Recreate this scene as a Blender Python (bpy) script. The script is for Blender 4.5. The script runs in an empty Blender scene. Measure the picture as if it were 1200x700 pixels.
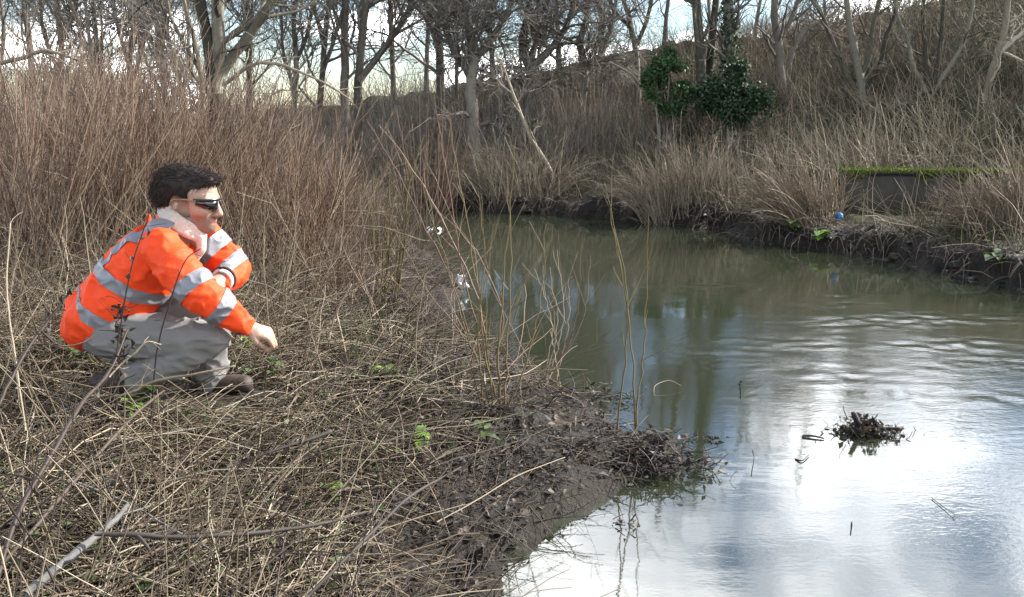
import bpy, bmesh, math
import numpy as np
from mathutils import Vector

# ------------------------------------------------------------------ camera, sky, sun, exposure
scene = bpy.context.scene
FPX = 1039.2                      # focal length in photograph pixels (1200 wide)
CAM = np.array([0.0, 0.0, 1.65])
PITCH = math.atan(217.0 / FPX)
cam = bpy.data.cameras.new("camera")
cam.sensor_width = 36.0
cam.lens = 36.0 * FPX / 1200.0
cam.clip_start, cam.clip_end = 0.05, 2000.0
cam_ob = bpy.data.objects.new("camera", cam)
scene.collection.objects.link(cam_ob)
cam_ob.location = CAM
cam_ob.rotation_euler = (math.radians(90) - PITCH, 0, 0)
scene.camera = cam_ob

SUN_AZ, SUN_EL = 68.0, 33.0       # degrees: azimuth clockwise from the view direction (+Y), elevation
world = bpy.data.worlds.new("World")
scene.world = world
world.use_nodes = True
wn, wl = world.node_tree.nodes, world.node_tree.links
wn.clear()
w_out = wn.new("ShaderNodeOutputWorld")
w_bg = wn.new("ShaderNodeBackground")
w_bg.inputs["Strength"].default_value = 0.088
sky = wn.new("ShaderNodeTexSky")
sky.sky_type = 'NISHITA'
sky.sun_disc = False
sky.sun_elevation = math.radians(SUN_EL)
sky.sun_rotation = math.radians(SUN_AZ)
sky.altitude = 20
sky.air_density, sky.dust_density, sky.ozone_density = 1.0, 0.25, 2.0
tc = wn.new("ShaderNodeTexCoord")
sep = wn.new("ShaderNodeSeparateXYZ")
wl.new(tc.outputs["Generated"], sep.inputs[0])
def wmath(op, a, b=None, clamp=False):
    m = wn.new("ShaderNodeMath"); m.operation = op; m.use_clamp = clamp
    for i, v in enumerate((a, b)):
        if v is None: continue
        if isinstance(v, (int, float)): m.inputs[i].default_value = v
        else: wl.new(v, m.inputs[i])
    return m.outputs[0]
den = wmath('ADD', wmath('MAXIMUM', sep.outputs["Z"], 0.0), 0.22)
cmb = wn.new("ShaderNodeCombineXYZ")
wl.new(wmath('DIVIDE', sep.outputs["X"], den), cmb.inputs["X"])
wl.new(wmath('DIVIDE', sep.outputs["Y"], den), cmb.inputs["Y"])
cmb.inputs["Z"].default_value = 0.5
cn = wn.new("ShaderNodeTexNoise")
cn.inputs["Scale"].default_value = 1.25
cn.inputs["Detail"].default_value = 7.0
cn.inputs["Roughness"].default_value = 0.56
cn.inputs["Distortion"].default_value = 0.25
wl.new(cmb.outputs[0], cn.inputs["Vector"])
cr = wn.new("ShaderNodeValToRGB")
cr.color_ramp.elements[0].position = 0.50
cr.color_ramp.elements[1].position = 0.64
wl.new(cn.outputs["Fac"], cr.inputs[0])
# clouds are lit by the same sky: a pale, brighter, desaturated copy of it
bw = wn.new("ShaderNodeRGBToBW")
wl.new(sky.outputs[0], bw.inputs[0])
cl = wn.new("ShaderNodeMix"); cl.data_type = 'RGBA'; cl.blend_type = 'MULTIPLY'
cl.inputs["Factor"].default_value = 1.0
cb = wn.new("ShaderNodeCombineColor")
lum = wmath('ADD', wmath('MULTIPLY', bw.outputs[0], 7.5), 5.0)
for k in range(3): wl.new(lum, cb.inputs[k])
wl.new(cb.outputs[0], cl.inputs["A"])
cl.inputs["B"].default_value = (0.97, 0.98, 1.0, 1)
mx = wn.new("ShaderNodeMix"); mx.data_type = 'RGBA'
wl.new(cr.outputs["Color"], mx.inputs["Factor"])
wl.new(sky.outputs[0], mx.inputs["A"])
wl.new(cl.outputs["Result"], mx.inputs["B"])
wl.new(mx.outputs["Result"], w_bg.inputs["Color"])
wl.new(w_bg.outputs[0], w_out.inputs["Surface"])

sun = bpy.data.lights.new("sun", 'SUN')
sun.energy = 5.0
sun.angle = math.radians(0.6)
sun.color = (1.0, 0.94, 0.87)
sun_ob = bpy.data.objects.new("sun", sun)
scene.collection.objects.link(sun_ob)
_az, _el = math.radians(SUN_AZ), math.radians(SUN_EL)
SUN_DIR = Vector((math.sin(_az) * math.cos(_el), math.cos(_az) * math.cos(_el), math.sin(_el)))
sun_ob.rotation_euler = SUN_DIR.to_track_quat('Z', 'Y').to_euler()
sun_ob.location = (30, 30, 40)

scene.view_settings.view_transform = 'Standard'
scene.view_settings.look = 'None'
scene.view_settings.exposure = 1.4
scene.view_settings.gamma = 1.0
scene.view_settings.use_curve_mapping = False
scene.render.engine = 'CYCLES'
scene.cycles.max_bounces = 6
scene.cycles.diffuse_bounces = 3
scene.cycles.glossy_bounces = 3
scene.cycles.transmission_bounces = 3

# ------------------------------------------------------------------ helpers
rng = np.random.default_rng(11)
COL = scene.collection
cp, sp = math.cos(PITCH), math.sin(PITCH)

def ray(px, py):
    a = (px - 600.0) / FPX; b = -(py - 350.0) / FPX
    return np.array([a, cp + b * sp, -sp + b * cp])
def W(px, py, z=0.0):                       # photograph pixel -> point on a level plane
    d = ray(px, py); return CAM + d * ((z - CAM[2]) / d[2])
def WY(px, py, y):                          # photograph pixel -> point at depth y
    d = ray(px, py); return CAM + d * (y / d[1])

def hash3(i, j, k, seed):
    n = (i * 374761393 + j * 668265263 + k * 2147483647 + seed * 1274126177) & 0xffffffff
    n = ((n ^ (n >> 13)) * 1274126177) & 0xffffffff
    return ((n ^ (n >> 16)) & 0xffff) / 65535.0
def vnoise(p, scale, seed=0):               # smooth value noise 0..1, p (...,3)
    q = p * scale
    f = np.floor(q); i = f.astype(np.int64); t = q - f
    t = t * t * (3 - 2 * t)
    r = 0
    for dx in (0, 1):
        for dy in (0, 1):
            for dz in (0, 1):
                w = (t[..., 0] if dx else 1 - t[..., 0]) * (t[..., 1] if dy else 1 - t[..., 1]) * (t[..., 2] if dz else 1 - t[..., 2])
                r = r + w * hash3(i[..., 0] + dx, i[..., 1] + dy, i[..., 2] + dz, seed)
    return r
def fbm(p, scale, seed=0, oct=4):
    r, a, s = 0, 0.5, 0
    for o in range(oct):
        r = r + a * vnoise(p, scale * 2 ** o, seed + 17 * o); s += a; a *= 0.5
    return r / s
def P2(x, y, z=0.0):
    return np.stack([np.asarray(x, float), np.asarray(y, float), np.full(np.shape(x), z, float)], -1)
def sstep(a, b, x):
    t = np.clip((x - a) / (b - a), 0, 1); return t * t * (3 - 2 * t)
def unit(v):
    return v / np.maximum(np.linalg.norm(v, axis=-1, keepdims=True), 1e-9)

# -- materials
def new_mat(name):
    m = bpy.data.materials.new(name); m.use_nodes = True
    b = m.node_tree.nodes["Principled BSDF"]
    return m, m.node_tree.nodes, m.node_tree.links, b
def ramp(nodes, cols):
    r = nodes.new("ShaderNodeValToRGB")
    e = r.color_ramp.elements
    n = len(cols)
    for k, c in enumerate(cols):
        if k < 2: el = e[k]; el.position = k / (n - 1) if n > 1 else 0
        else: el = e.new(k / (n - 1))
    for k in range(n):
        e[k].position = k / (n - 1)
    for k, c in enumerate(cols): e[k].color = (*c, 1)
    return r
def stem_mat(name, cols, rough=0.75, noise=0.25, nscale=30.0, bump=0.0, spec=0.3, trans=0.0):
    """colour by the per-stem random value, broken up by noise in object space"""
    m, n, l, b = new_mat(name)
    at = n.new("ShaderNodeAttribute"); at.attribute_name = "rnd"
    tcn = n.new("ShaderNodeTexCoord")
    nz = n.new("ShaderNodeTexNoise"); nz.inputs["Scale"].default_value = nscale; nz.inputs["Detail"].default_value = 4
    l.new(tcn.outputs["Object"], nz.inputs["Vector"])
    ad = n.new("ShaderNodeMath"); ad.operation = 'MULTIPLY_ADD'
    l.new(nz.outputs["Fac"], ad.inputs[0]); ad.inputs[1].default_value = noise
    l.new(at.outputs["Fac"], ad.inputs[2])
    sb = n.new("ShaderNodeMath"); sb.operation = 'SUBTRACT'; sb.use_clamp = True
    l.new(ad.outputs[0], sb.inputs[0]); sb.inputs[1].default_value = noise * 0.5
    r = ramp(n, cols); l.new(sb.outputs[0], r.inputs[0])
    l.new(r.outputs["Color"], b.inputs["Base Color"])
    b.inputs["Roughness"].default_value = rough
    b.inputs["Specular IOR Level"].default_value = spec
    if trans > 0:
        out = n["Material Output"]
        tr = n.new("ShaderNodeBsdfTranslucent"); l.new(r.outputs["Color"], tr.inputs["Color"])
        ms = n.new("ShaderNodeMixShader"); ms.inputs[0].default_value = trans
        l.new(b.outputs[0], ms.inputs[1]); l.new(tr.outputs[0], ms.inputs[2]); l.new(ms.outputs[0], out.inputs["Surface"])
    if bump > 0:
        bp = n.new("ShaderNodeBump"); bp.inputs["Strength"].default_value = bump; bp.inputs["Distance"].default_value = 0.01
        l.new(nz.outputs["Fac"], bp.inputs["Height"]); l.new(bp.outputs[0], b.inputs["Normal"])
    return m

# -- mesh building
class Geo:
    def __init__(self): self.V, self.F, self.R, self.n = [], [], [], 0
    def add(self, V, F, R=None):
        V = np.asarray(V, float).reshape(-1, 3); F = np.asarray(F, np.int64).reshape(-1, 4)
        self.V.append(V); self.F.append(F + self.n)
        R = np.full(len(V), 0.5) if R is None else np.broadcast_to(np.asarray(R, float), (len(V),))
        self.R.append(R); self.n += len(V)
        return self
    def tubes(self, P, R, S=3, rnd=None, cap=False):
        P = np.asarray(P, float); R = np.asarray(R, float)
        if P.ndim == 2: P, R = P[None], R.reshape(1, -1)
        M, N, _ = P.shape
        T = unit(np.gradient(P, axis=1))
        mean = np.abs(P[:, -1] - P[:, 0])
        ref = np.eye(3)[np.argmin(mean, axis=1)][:, None, :]
        A = unit(np.cross(T, np.broadcast_to(ref, T.shape))); B = np.cross(T, A)
        an = 2 * np.pi * np.arange(S) / S
        V = P[:, :, None, :] + R[:, :, None, None] * (np.cos(an)[None, None, :, None] * A[:, :, None, :] + np.sin(an)[None, None, :, None] * B[:, :, None, :])
        idx = np.arange(M * N * S).reshape(M, N, S)
        a, b = idx[:, :-1], idx[:, 1:]
        F = np.stack([a, np.roll(a, -1, 2), np.roll(b, -1, 2), b], -1).reshape(-1, 4)
        if rnd is None: rnd = rng.random(M)
        RR = np.repeat(np.broadcast_to(np.asarray(rnd, float), (M,)), N * S)
        base = self.n
        self.add(V, F, RR)
        if cap and S == 4 or cap and S == 8:
            for end in (0, N - 1):
                c = idx[:, end]
                if S == 4: self.F.append(c.reshape(-1, 4) + base)
                else:
                    for q in ((0, 1, 2, 3), (0, 3, 4, 7), (4, 5, 6, 7)): self.F.append(c[:, list(q)] + base)
        return self
    def leaves(self, C, D, U, L, Wd, rnd=None, curl=0.25):
        """one bent two-quad leaf per row: centre line from C along D, width along U"""
        C = np.asarray(C, float); M = len(C)
        D = unit(D); Sd = unit(np.cross(D, U)); Nn = np.cross(Sd, D)
        L = np.broadcast_to(np.asarray(L, float), (M,))[:, None]; Wd = np.broadcast_to(np.asarray(Wd, float), (M,))[:, None]
        pts = [C, C + D * L * .45 + Sd * Wd + Nn * L * curl * .5, C + D * L - Nn * L * curl * .2,
               C + D * L * .45 - Sd * Wd + Nn * L * curl * .5, C + D * L * .5]
        V = np.stack(pts, 1)                       # M,5,3
        i = np.arange(M)[:, None] * 5
        F = np.concatenate([i + np.array([[0, 1, 2, 4]]), i + np.array([[0, 4, 2, 3]])])
        if rnd is None: rnd = rng.random(M)
        return self.add(V, F, np.repeat(np.broadcast_to(rnd, (M,)), 5))
    def mesh(self, name, mat, smooth=True, off=None):
        V = np.concatenate(self.V); F = np.concatenate(self.F); R = np.concatenate(self.R)
        if off is not None: V = V - np.asarray(off)
        return raw_mesh(name, V, F, mat, smooth, R)
    def build(self, name, mat, parent=None, smooth=True):
        off = np.array(parent.get("_o", (0, 0, 0))) if parent is not None else None
        me = self.mesh(name, mat, smooth, off)
        return link(name, me, parent)
def raw_mesh(name, V, F, mat, smooth=True, R=None):
    me = bpy.data.meshes.new(name)
    me.vertices.add(len(V)); me.vertices.foreach_set("co", np.ascontiguousarray(V, np.float32).ravel())
    k = F.shape[1]
    me.loops.add(F.size); me.loops.foreach_set("vertex_index", np.ascontiguousarray(F, np.int32).ravel())
    me.polygons.add(len(F))
    me.polygons.foreach_set("loop_start", np.arange(0, F.size, k, dtype=np.int32))
    try: me.polygons.foreach_set("loop_total", np.full(len(F), k, np.int32))
    except Exception: pass
    me.polygons.foreach_set("use_smooth", np.full(len(F), bool(smooth)))
    if R is not None:
        at = me.attributes.new("rnd", 'FLOAT', 'POINT'); at.data.foreach_set("value", np.ascontiguousarray(R, np.float32))
    me.update(calc_edges=True)
    if mat is not None: me.materials.append(mat)
    return me
def link(name, me, parent=None):
    o = bpy.data.objects.new(name, me); COL.objects.link(o)
    if parent is not None: o.parent = parent
    return o
def tag(o, label=None, cat=None, group=None, kind=None):
    for k, v in (("label", label), ("category", cat), ("group", group), ("kind", kind)):
        if v: o[k] = v
    return o
ORIGIN = {}
class _Off(dict): pass
def thing(name, label, cat, loc=(0, 0, 0), group=None):
    o = bpy.data.objects.new(name, None); COL.objects.link(o)
    o.location = [float(c) for c in loc]
    o.empty_display_size = 0.1
    ORIGIN[o.name] = np.asarray(loc, float)
    return tag(o, label, cat, group)
def build(geo, name, mat, parent=None, smooth=True):
    off = ORIGIN.get(parent.name) if parent is not None else None
    if off is None and parent is not None and parent.parent is not None: off = ORIGIN.get(parent.parent.name)
    me = geo.mesh(name, mat, smooth, off)
    return link(name, me, parent)

# -- growth
def wander(S, D, L, N, wig=0.15, up=0.0, bend=None):
    """paths from starts S along D with lengths L: (M,N,3)"""
    M = len(S); P = np.empty((M, N, 3)); P[:, 0] = S
    d = unit(np.array(D, float)); L = np.broadcast_to(np.asarray(L, float), (M,))
    for i in range(1, N):
        d = d + rng.normal(0, wig, (M, 3)); d[:, 2] += np.asarray(up) / N if np.ndim(up) == 0 else np.asarray(up) / N
        if bend is not None: d = d + bend / N
        d = unit(d); P[:, i] = P[:, i - 1] + d * (L / (N - 1))[:, None]
    return P
def taper(r0, r1, N, M=None):
    t = np.linspace(0, 1, N)
    r0 = np.atleast_1d(r0)[:, None]; r1 = np.atleast_1d(r1)[:, None]
    R = r0 + (r1 - r0) * t[None]
    if M is not None and len(R) != M: R = np.repeat(R, M, 0)
    return R
def sprout(P, R, count, t0=0.3, t1=1.0, ang=(25, 60), length=(0.3, 0.6), N=6, wig=0.12, up=0.2, rf=0.55, rtip=0.3, rmin=0.001, taper_len=0.5):
    """children of every path: (M*count) paths"""
    M, n, _ = P.shape
    t = (t0 + (t1 - t0) * (np.arange(count)[None] + rng.random((M, count))) / count)
    x = np.clip(t, 0, .999) * (n - 1); i = np.floor(x).astype(int); f = (x - i)[..., None]
    m = np.arange(M)[:, None]
    S = P[m, i] * (1 - f) + P[m, i + 1] * f
    r = R[m, i] * (1 - f[..., 0]) + R[m, i + 1] * f[..., 0]
    T = unit(P[m, i + 1] - P[m, i]).reshape(-1, 3)
    a = np.radians(rng.uniform(ang[0], ang[1], len(T)))[:, None]
    q = unit(np.cross(T, rng.normal(size=T.shape)))
    D = T * np.cos(a) + q * np.sin(a)
    L = rng.uniform(length[0], length[1], len(T)) * (1 - taper_len * t.ravel())
    C = wander(S.reshape(-1, 3), D, L, N, wig, up)
    r0 = np.maximum(r.ravel() * rf, rmin)
    return C, taper(r0, np.maximum(r0 * rtip, rmin * .8), N)
def spline(pts, N):
    """smooth curve through a few points, N samples (Catmull-Rom)"""
    p = np.asarray(pts, float)
    if len(p) == 2: return p[0] + (p[1] - p[0]) * np.linspace(0, 1, N)[:, None]
    q = np.concatenate([[2 * p[0] - p[1]], p, [2 * p[-1] - p[-2]]])
    x = np.linspace(0, len(p) - 1 - 1e-6, N); i = x.astype(int); t = (x - i)[:, None]
    a, b, c, d = q[i], q[i + 1], q[i + 2], q[i + 3]
    return .5 * (2 * b + (c - a) * t + (2 * a - 5 * b + 4 * c - d) * t * t + (3 * b - a - 3 * c + d) * t ** 3)
# ------------------------------------------------------------------ terrain and river
NEAR_PX = [(585, 700), (600, 672), (640, 640), (652, 615), (700, 588), (735, 572), (772, 562), (808, 550), (806, 536), (770, 522),
           (718, 506), (692, 482), (662, 463), (632, 442), (600, 424), (570, 410), (535, 408), (502, 398), (505, 378), (532, 358),
           (545, 338), (522, 318), (500, 300), (480, 285), (466, 273), (440, 265), (400, 260), (330, 255)]
FAR_PX = [(300, 240), (480, 243), (560, 246), (600, 250), (700, 256), (780, 262), (840, 270), (880, 283), (985, 297), (1050, 308),
          (1110, 322), (1200, 342)]
near_line = np.array([[6.5, -12], [3.0, -2], [1.4, 0.6], [0.6, 1.7], [0.1, 2.5]] + [W(*p)[:2].tolist() for p in NEAR_PX] + [[-8, 14.4], [-16, 15], [-60, 17]])
far_line = np.array([[-60, 20], [-16, 17.4], [-9, 16.6]] + [W(*p)[:2].tolist() for p in FAR_PX] + [[5.6, 7.0], [7.0, 5.0], [9.0, 2.0], [13, -12]])
river_poly = np.concatenate([near_line, far_line])

def line_dist(x, y, line):
    best = np.full(np.shape(x), 1e9)
    for a, b in zip(line[:-1], line[1:]):
        ab = b - a; L = ab @ ab
        t = np.clip(((x - a[0]) * ab[0] + (y - a[1]) * ab[1]) / L, 0, 1)
        best = np.minimum(best, np.hypot(x - a[0] - t * ab[0], y - a[1] - t * ab[1]))
    return best
def in_poly(x, y, poly):
    c = np.zeros(np.shape(x), bool)
    for a, b in zip(poly, np.roll(poly, -1, 0)):
        if a[1] == b[1]: continue
        c ^= ((a[1] > y) != (b[1] > y)) & (x < (b[0] - a[0]) * (y - a[1]) / (b[1] - a[1]) + a[0])
    return c
CREST_T = np.array([-0.9, -0.5, -0.2, 0.0, 0.14, 0.29, 0.385, 0.48, 0.577, 0.8])
CREST_Z = np.array([1.0, 1.2, 1.9, 2.8, 3.5, 3.95, 4.2, 4.5, 4.75, 5.0])
WALL_Y, WALL_X0, WALL_X1, WALL_TOP = 12.25, 4.53, 8.9, 0.90

MAN_Y = 3.45
MAN_X, MAN_Z = WY(190, 466, MAN_Y)[0], WY(190, 468, MAN_Y)[2]
def height(x, y, detail=True):
    x = np.asarray(x, float); y = np.asarray(y, float)
    dn, df = line_dist(x, y, near_line), line_dist(x, y, far_line)
    inside = in_poly(x, y, river_poly)
    p = P2(x, y)
    big = fbm(p, 0.55, 3, 3) - .5
    med = fbm(p, 2.6, 5, 3) - .5
    # near bank
    hn = 0.07 * sstep(0, .10, dn) + .36 * sstep(.05, 1.35, dn) + .14 * sstep(1.0, 2.8, dn) + big * .22 * sstep(.3, 2.5, dn) + med * .10 * sstep(.05, .6, dn) + (fbm(p, 4.2, 37, 3) - .52) * .22 * np.exp(-(dn / .28) ** 2)
    # far bank: crumbling mud face, ledge, long slope to a crest that climbs to the right
    t = x / np.maximum(y, 3.0)
    crest = np.interp(t, CREST_T, CREST_Z)
    face = .20 + .36 * (fbm(p, 1.3, 9, 2) - .35)
    wob = df + (fbm(p, 2.6, 21, 3) - .5) * .55
    hf = face * sstep(0, .26, wob) + .10 * sstep(.2, 1.3, df) + np.maximum(crest - .45, 0.1) * sstep(1.0, 13.5, df) + big * .5 * sstep(1.5, 8, df) + med * .14 * sstep(.1, .8, df)
    step = sstep(WALL_X0 - .25, WALL_X0 + .1, x)
    behind = sstep(WALL_Y - .02, WALL_Y + .16, y)
    hf = np.where((step > 0) & (df < 9), hf * (1 - step) + step * np.where(y < WALL_Y, np.minimum(hf, .32 + .06 * med), np.maximum(hf, .83 * behind + .3 * (1 - behind))), hf)
    h = np.where(dn < df, hn, hf)
    # strip where neither bank is closer: fine, both are high there
    bed = -np.minimum(.5, .03 + .5 * np.minimum(dn, df))
    h = np.where(inside, bed, h)
    flat = np.exp(-(((x - MAN_X) / .6) ** 2 + ((y - MAN_Y) / .5) ** 2) ** 2)
    h = h * (1 - flat) + MAN_Z * flat
    if detail:
        fine = fbm(p, 9.0, 31, 3) - .5
        mud = np.exp(-(np.where(dn < df, dn, df) / .9) ** 2)
        h = h + np.where(inside, 0, (fine * (.03 + np.where(dn < df, .10, .16) * mud) + np.where(dn < df, 0, .16) * mud * (fbm(p, 4.0, 33, 2) - .5) * sstep(.05, .3, df)) * sstep(0, .12, np.minimum(dn, df)))
    return h
def H(x, y): return float(height(np.array([x]), np.array([y]))[0])
def G(px, py, far=60.0):                        # photograph pixel -> first point on the ground
    d = ray(px, py)
    t = np.geomspace(0.8, far, 1500) / d[1]
    q = CAM + t[:, None] * d
    k = np.nonzero(q[:, 2] < np.maximum(height(q[:, 0], q[:, 1]), 0))[0]
    return q[k[0]] if len(k) else q[-1]

def axis(parts):
    out = []
    for a, b, s in parts: out.append(np.arange(a, b, s))
    return np.unique(np.round(np.concatenate(out), 4))
gx = axis([(-900, -100, 80), (-100, -20, 8), (-20, -8, .8), (-8, -5, .2), (-5, 8.5, .055), (8.5, 14, .3), (14, 40, 2), (40, 100, 10), (100, 901, 80)])
gy = axis([(-300, -30, 45), (-30, -4, 2.5), (-4, 1.2, .3), (1.2, 7, .048), (7, 14, .06), (14, 17, .1), (17, 30, .4), (30, 60, 2), (60, 200, 14), (200, 1201, 100)])
X, Y = np.meshgrid(gx, gy)
Z = height(X, Y)
nx, ny = len(gx), len(gy)
idx = np.arange(nx * ny).reshape(ny, nx)
F = np.stack([idx[:-1, :-1], idx[:-1, 1:], idx[1:, 1:], idx[1:, :-1]], -1).reshape(-1, 4)
Vg = np.stack([X, Y, Z], -1).reshape(-1, 3)

def ground_mat():
    m, n, l, b = new_mat("ground_mud_and_turf")
    tcn = n.new("ShaderNodeTexCoord")
    at = n.new("ShaderNodeAttribute"); at.attribute_name = "wet"
    def noise(s, d=6, r=.6):
        q = n.new("ShaderNodeTexNoise"); q.inputs["Scale"].default_value = s; q.inputs["Detail"].default_value = d; q.inputs["Roughness"].default_value = r
        l.new(tcn.outputs["Object"], q.inputs["Vector"]); return q.outputs["Fac"]
    r1 = ramp(n, [(.007, .0055, .004), (.015, .0115, .008), (.026, .020, .014), (.048, .038, .027)]); l.new(noise(9), r1.inputs[0])
    r2 = ramp(n, [(.020, .016, .010), (.038, .030, .019), (.042, .047, .018), (.065, .052, .033)]); l.new(noise(1.7, 8, .7), r2.inputs[0])
    mx = n.new("ShaderNodeMix"); mx.data_type = 'RGBA'
    l.new(at.outputs["Fac"], mx.inputs["Factor"]); l.new(r2.outputs["Color"], mx.inputs["A"]); l.new(r1.outputs["Color"], mx.inputs["B"])
    l.new(mx.outputs["Result"], b.inputs["Base Color"])
    mr = n.new("ShaderNodeMapRange"); mr.inputs["From Min"].default_value = .0; mr.inputs["From Max"].default_value = 1.0
    mr.inputs["To Min"].default_value = .95; mr.inputs["To Max"].default_value = .5
    mm = n.new("ShaderNodeMath"); mm.operation = 'MULTIPLY'; l.new(at.outputs["Fac"], mm.inputs[0]); l.new(noise(14, 4), mm.inputs[1])
    mu = n.new("ShaderNodeMath"); mu.operation = 'MULTIPLY'; mu.use_clamp = True; l.new(mm.outputs[0], mu.inputs[0]); mu.inputs[1].default_value = 1.7
    l.new(mu.outputs[0], mr.inputs["Value"]); l.new(mr.outputs[0], b.inputs["Roughness"])
    bp = n.new("ShaderNodeBump"); bp.inputs["Strength"].default_value = .9; bp.inputs["Distance"].default_value = .04
    l.new(noise(38, 8, .65), bp.inputs["Height"]); l.new(bp.outputs[0], b.inputs["Normal"])
    b.inputs["Specular IOR Level"].default_value = .25
    return m
me = raw_mesh("ground", Vg, F, ground_mat(), True)
dmin = np.minimum(line_dist(Vg[:, 0], Vg[:, 1], near_line), line_dist(Vg[:, 0], Vg[:, 1], far_line))
dn_all = line_dist(Vg[:, 0], Vg[:, 1], near_line)
wet = np.where(dn_all <= dmin + 1e-6, 1 - sstep(.9, 2.3, dmin), 1 - sstep(.25, .8, dmin))
me.attributes.new("wet", 'FLOAT', 'POINT').data.foreach_set("value", wet.astype(np.float32))
ground = link("ground", me); tag(ground, kind="structure")

# -- water
wx = axis([(-60, -12, 6), (-12, -3, .4), (-3, 7.5, .045), (7.5, 14, .5)])
wy = axis([(-12, 2.2, .6), (2.2, 10.5, .045), (10.5, 16.6, .12), (16.6, 21, .6)])
X, Y = np.meshgrid(wx, wy)
p = P2(X, Y)
RIFFLE = [W(*q)[:2] for q in ((905, 398), (1010, 375), (1075, 380), (1150, 425), (960, 360), (880, 410), (1120, 470), (1010, 440), (1040, 372), (985, 350), (840, 335), (1170, 372), (930, 430), (1100, 405))]
amp = np.zeros(X.shape)
for k, c in enumerate(RIFFLE):
    amp += np.exp(-(((X - c[0]) / (.45 + .12 * (k % 3))) ** 2 + ((Y - c[1] - .12 * (X - c[0])) / (.13 + .06 * (k % 2))) ** 2))
amp = np.clip(amp, 0, 1.3)
warp = (fbm(p, 1.1, 41, 3) - .5) * 3.2
zw = (np.sin((Y * 36.0 + X * 8.0 + warp * 9)) * .35 + np.sin((Y * 52.0 - X * 14.0 + warp * 12)) * .25) * sstep(.35, .65, fbm(p, 2.4, 48, 2)) * 1.5 + (fbm(p * [1, 1.8, 1], 10, 43, 2) - .5) * 2.2
Zw = zw * (.0002 + .0042 * amp) + (fbm(p, 2.2, 44, 3) - .5) * .002
CLUMP = W(1015, 508)
def wake(cx, cy, s, ampl):
    r = np.hypot(X - cx, (Y - cy)); tail = np.exp(-((Y - cy) / (.10 + .22 * np.maximum(X - cx, 0))) ** 2) * sstep(-.15, .1, X - cx) * np.exp(-np.maximum(X - cx, 0) / 1.1)
    return ampl * (.22 * np.sin(r * 60 + 3 * fbm(p, 3, 47, 2)) * np.exp(-r / s) + .9 * tail * np.sin((Y - cy) * 60 + (X - cx) * 22))
Zw += wake(CLUMP[0], CLUMP[1], .30, .004)
tip = W(800, 545); Zw += wake(tip[0], tip[1], .35, .0025)
nx, ny = len(wx), len(wy)
idx = np.arange(nx * ny).reshape(ny, nx)
F = np.stack([idx[:-1, :-1], idx[:-1, 1:], idx[1:, 1:], idx[1:, :-1]], -1).reshape(-1, 4)
def water_mat():
    m, n, l, b = new_mat("murky_river_water")
    tcn = n.new("ShaderNodeTexCoord")
    def noise(scale, sx, sy, d=3, rot=0.0):
        mp = n.new("ShaderNodeMapping"); mp.inputs["Scale"].default_value = (sx, sy, 1); mp.inputs["Rotation"].default_value = (0, 0, rot)
        l.new(tcn.outputs["Object"], mp.inputs[0])
        q = n.new("ShaderNodeTexNoise"); q.inputs["Scale"].default_value = scale; q.inputs["Detail"].default_value = d; q.inputs["Roughness"].default_value = .55
        l.new(mp.outputs[0], q.inputs["Vector"]); return q.outputs["Fac"]
    base = ramp(n, [(.017, .021, .012), (.029, .034, .020)]); l.new(noise(.7, 1, 1, 4), base.inputs[0])
    l.new(base.outputs["Color"], b.inputs["Base Color"])
    b.inputs["Roughness"].default_value = .015
    b.inputs["IOR"].default_value = 2.3
    b.inputs["Specular IOR Level"].default_value = .5
    at = n.new("ShaderNodeAttribute"); at.attribute_name = "chop"
    h1 = noise(7.0, .6, 1.4, 5, .12); h2 = noise(38.0, .6, 1.2, 4, -.2)
    bp = n.new("ShaderNodeBump"); bp.inputs["Distance"].default_value = .010
    mr = n.new("ShaderNodeMapRange"); l.new(at.outputs["Fac"], mr.inputs["Value"])
    mr.inputs["To Min"].default_value = .03; mr.inputs["To Max"].default_value = .24
    l.new(mr.outputs[0], bp.inputs["Strength"]); l.new(h1, bp.inputs["Height"])
    b2 = n.new("ShaderNodeBump"); b2.inputs["Distance"].default_value = .0035
    mr2 = n.new("ShaderNodeMapRange"); l.new(at.outputs["Fac"], mr2.inputs["Value"])
    mr2.inputs["To Min"].default_value = .03; mr2.inputs["To Max"].default_value = .42
    l.new(mr2.outputs[0], b2.inputs["Strength"])
    l.new(h2, b2.inputs["Height"]); l.new(bp.outputs[0], b2.inputs["Normal"])
    l.new(b2.outputs[0], b.inputs["Normal"])
    return m
me = raw_mesh("water", np.stack([X, Y, Zw], -1).reshape(-1, 3), F, water_mat(), True)
# where the current breaks the surface (mid river) and where it lies slack by the banks
dd = np.minimum(line_dist(X, Y, near_line), line_dist(X, Y, far_line))
chop = np.clip(.04 + .9 * sstep(.25, 1.6, dd) * (.10 + .75 * sstep(.42, .66, fbm(P2(X * .5, Y * 1.2), .9, 51, 3))) * sstep(9.5, 5.5, Y) * sstep(2.6, 4.6, Y + .25 * X) + .55 * amp, 0, 1)
me.attributes.new("chop", 'FLOAT', 'POINT').data.foreach_set("value", chop.ravel().astype(np.float32))
water = link("water", me); tag(water, kind="structure")
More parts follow.
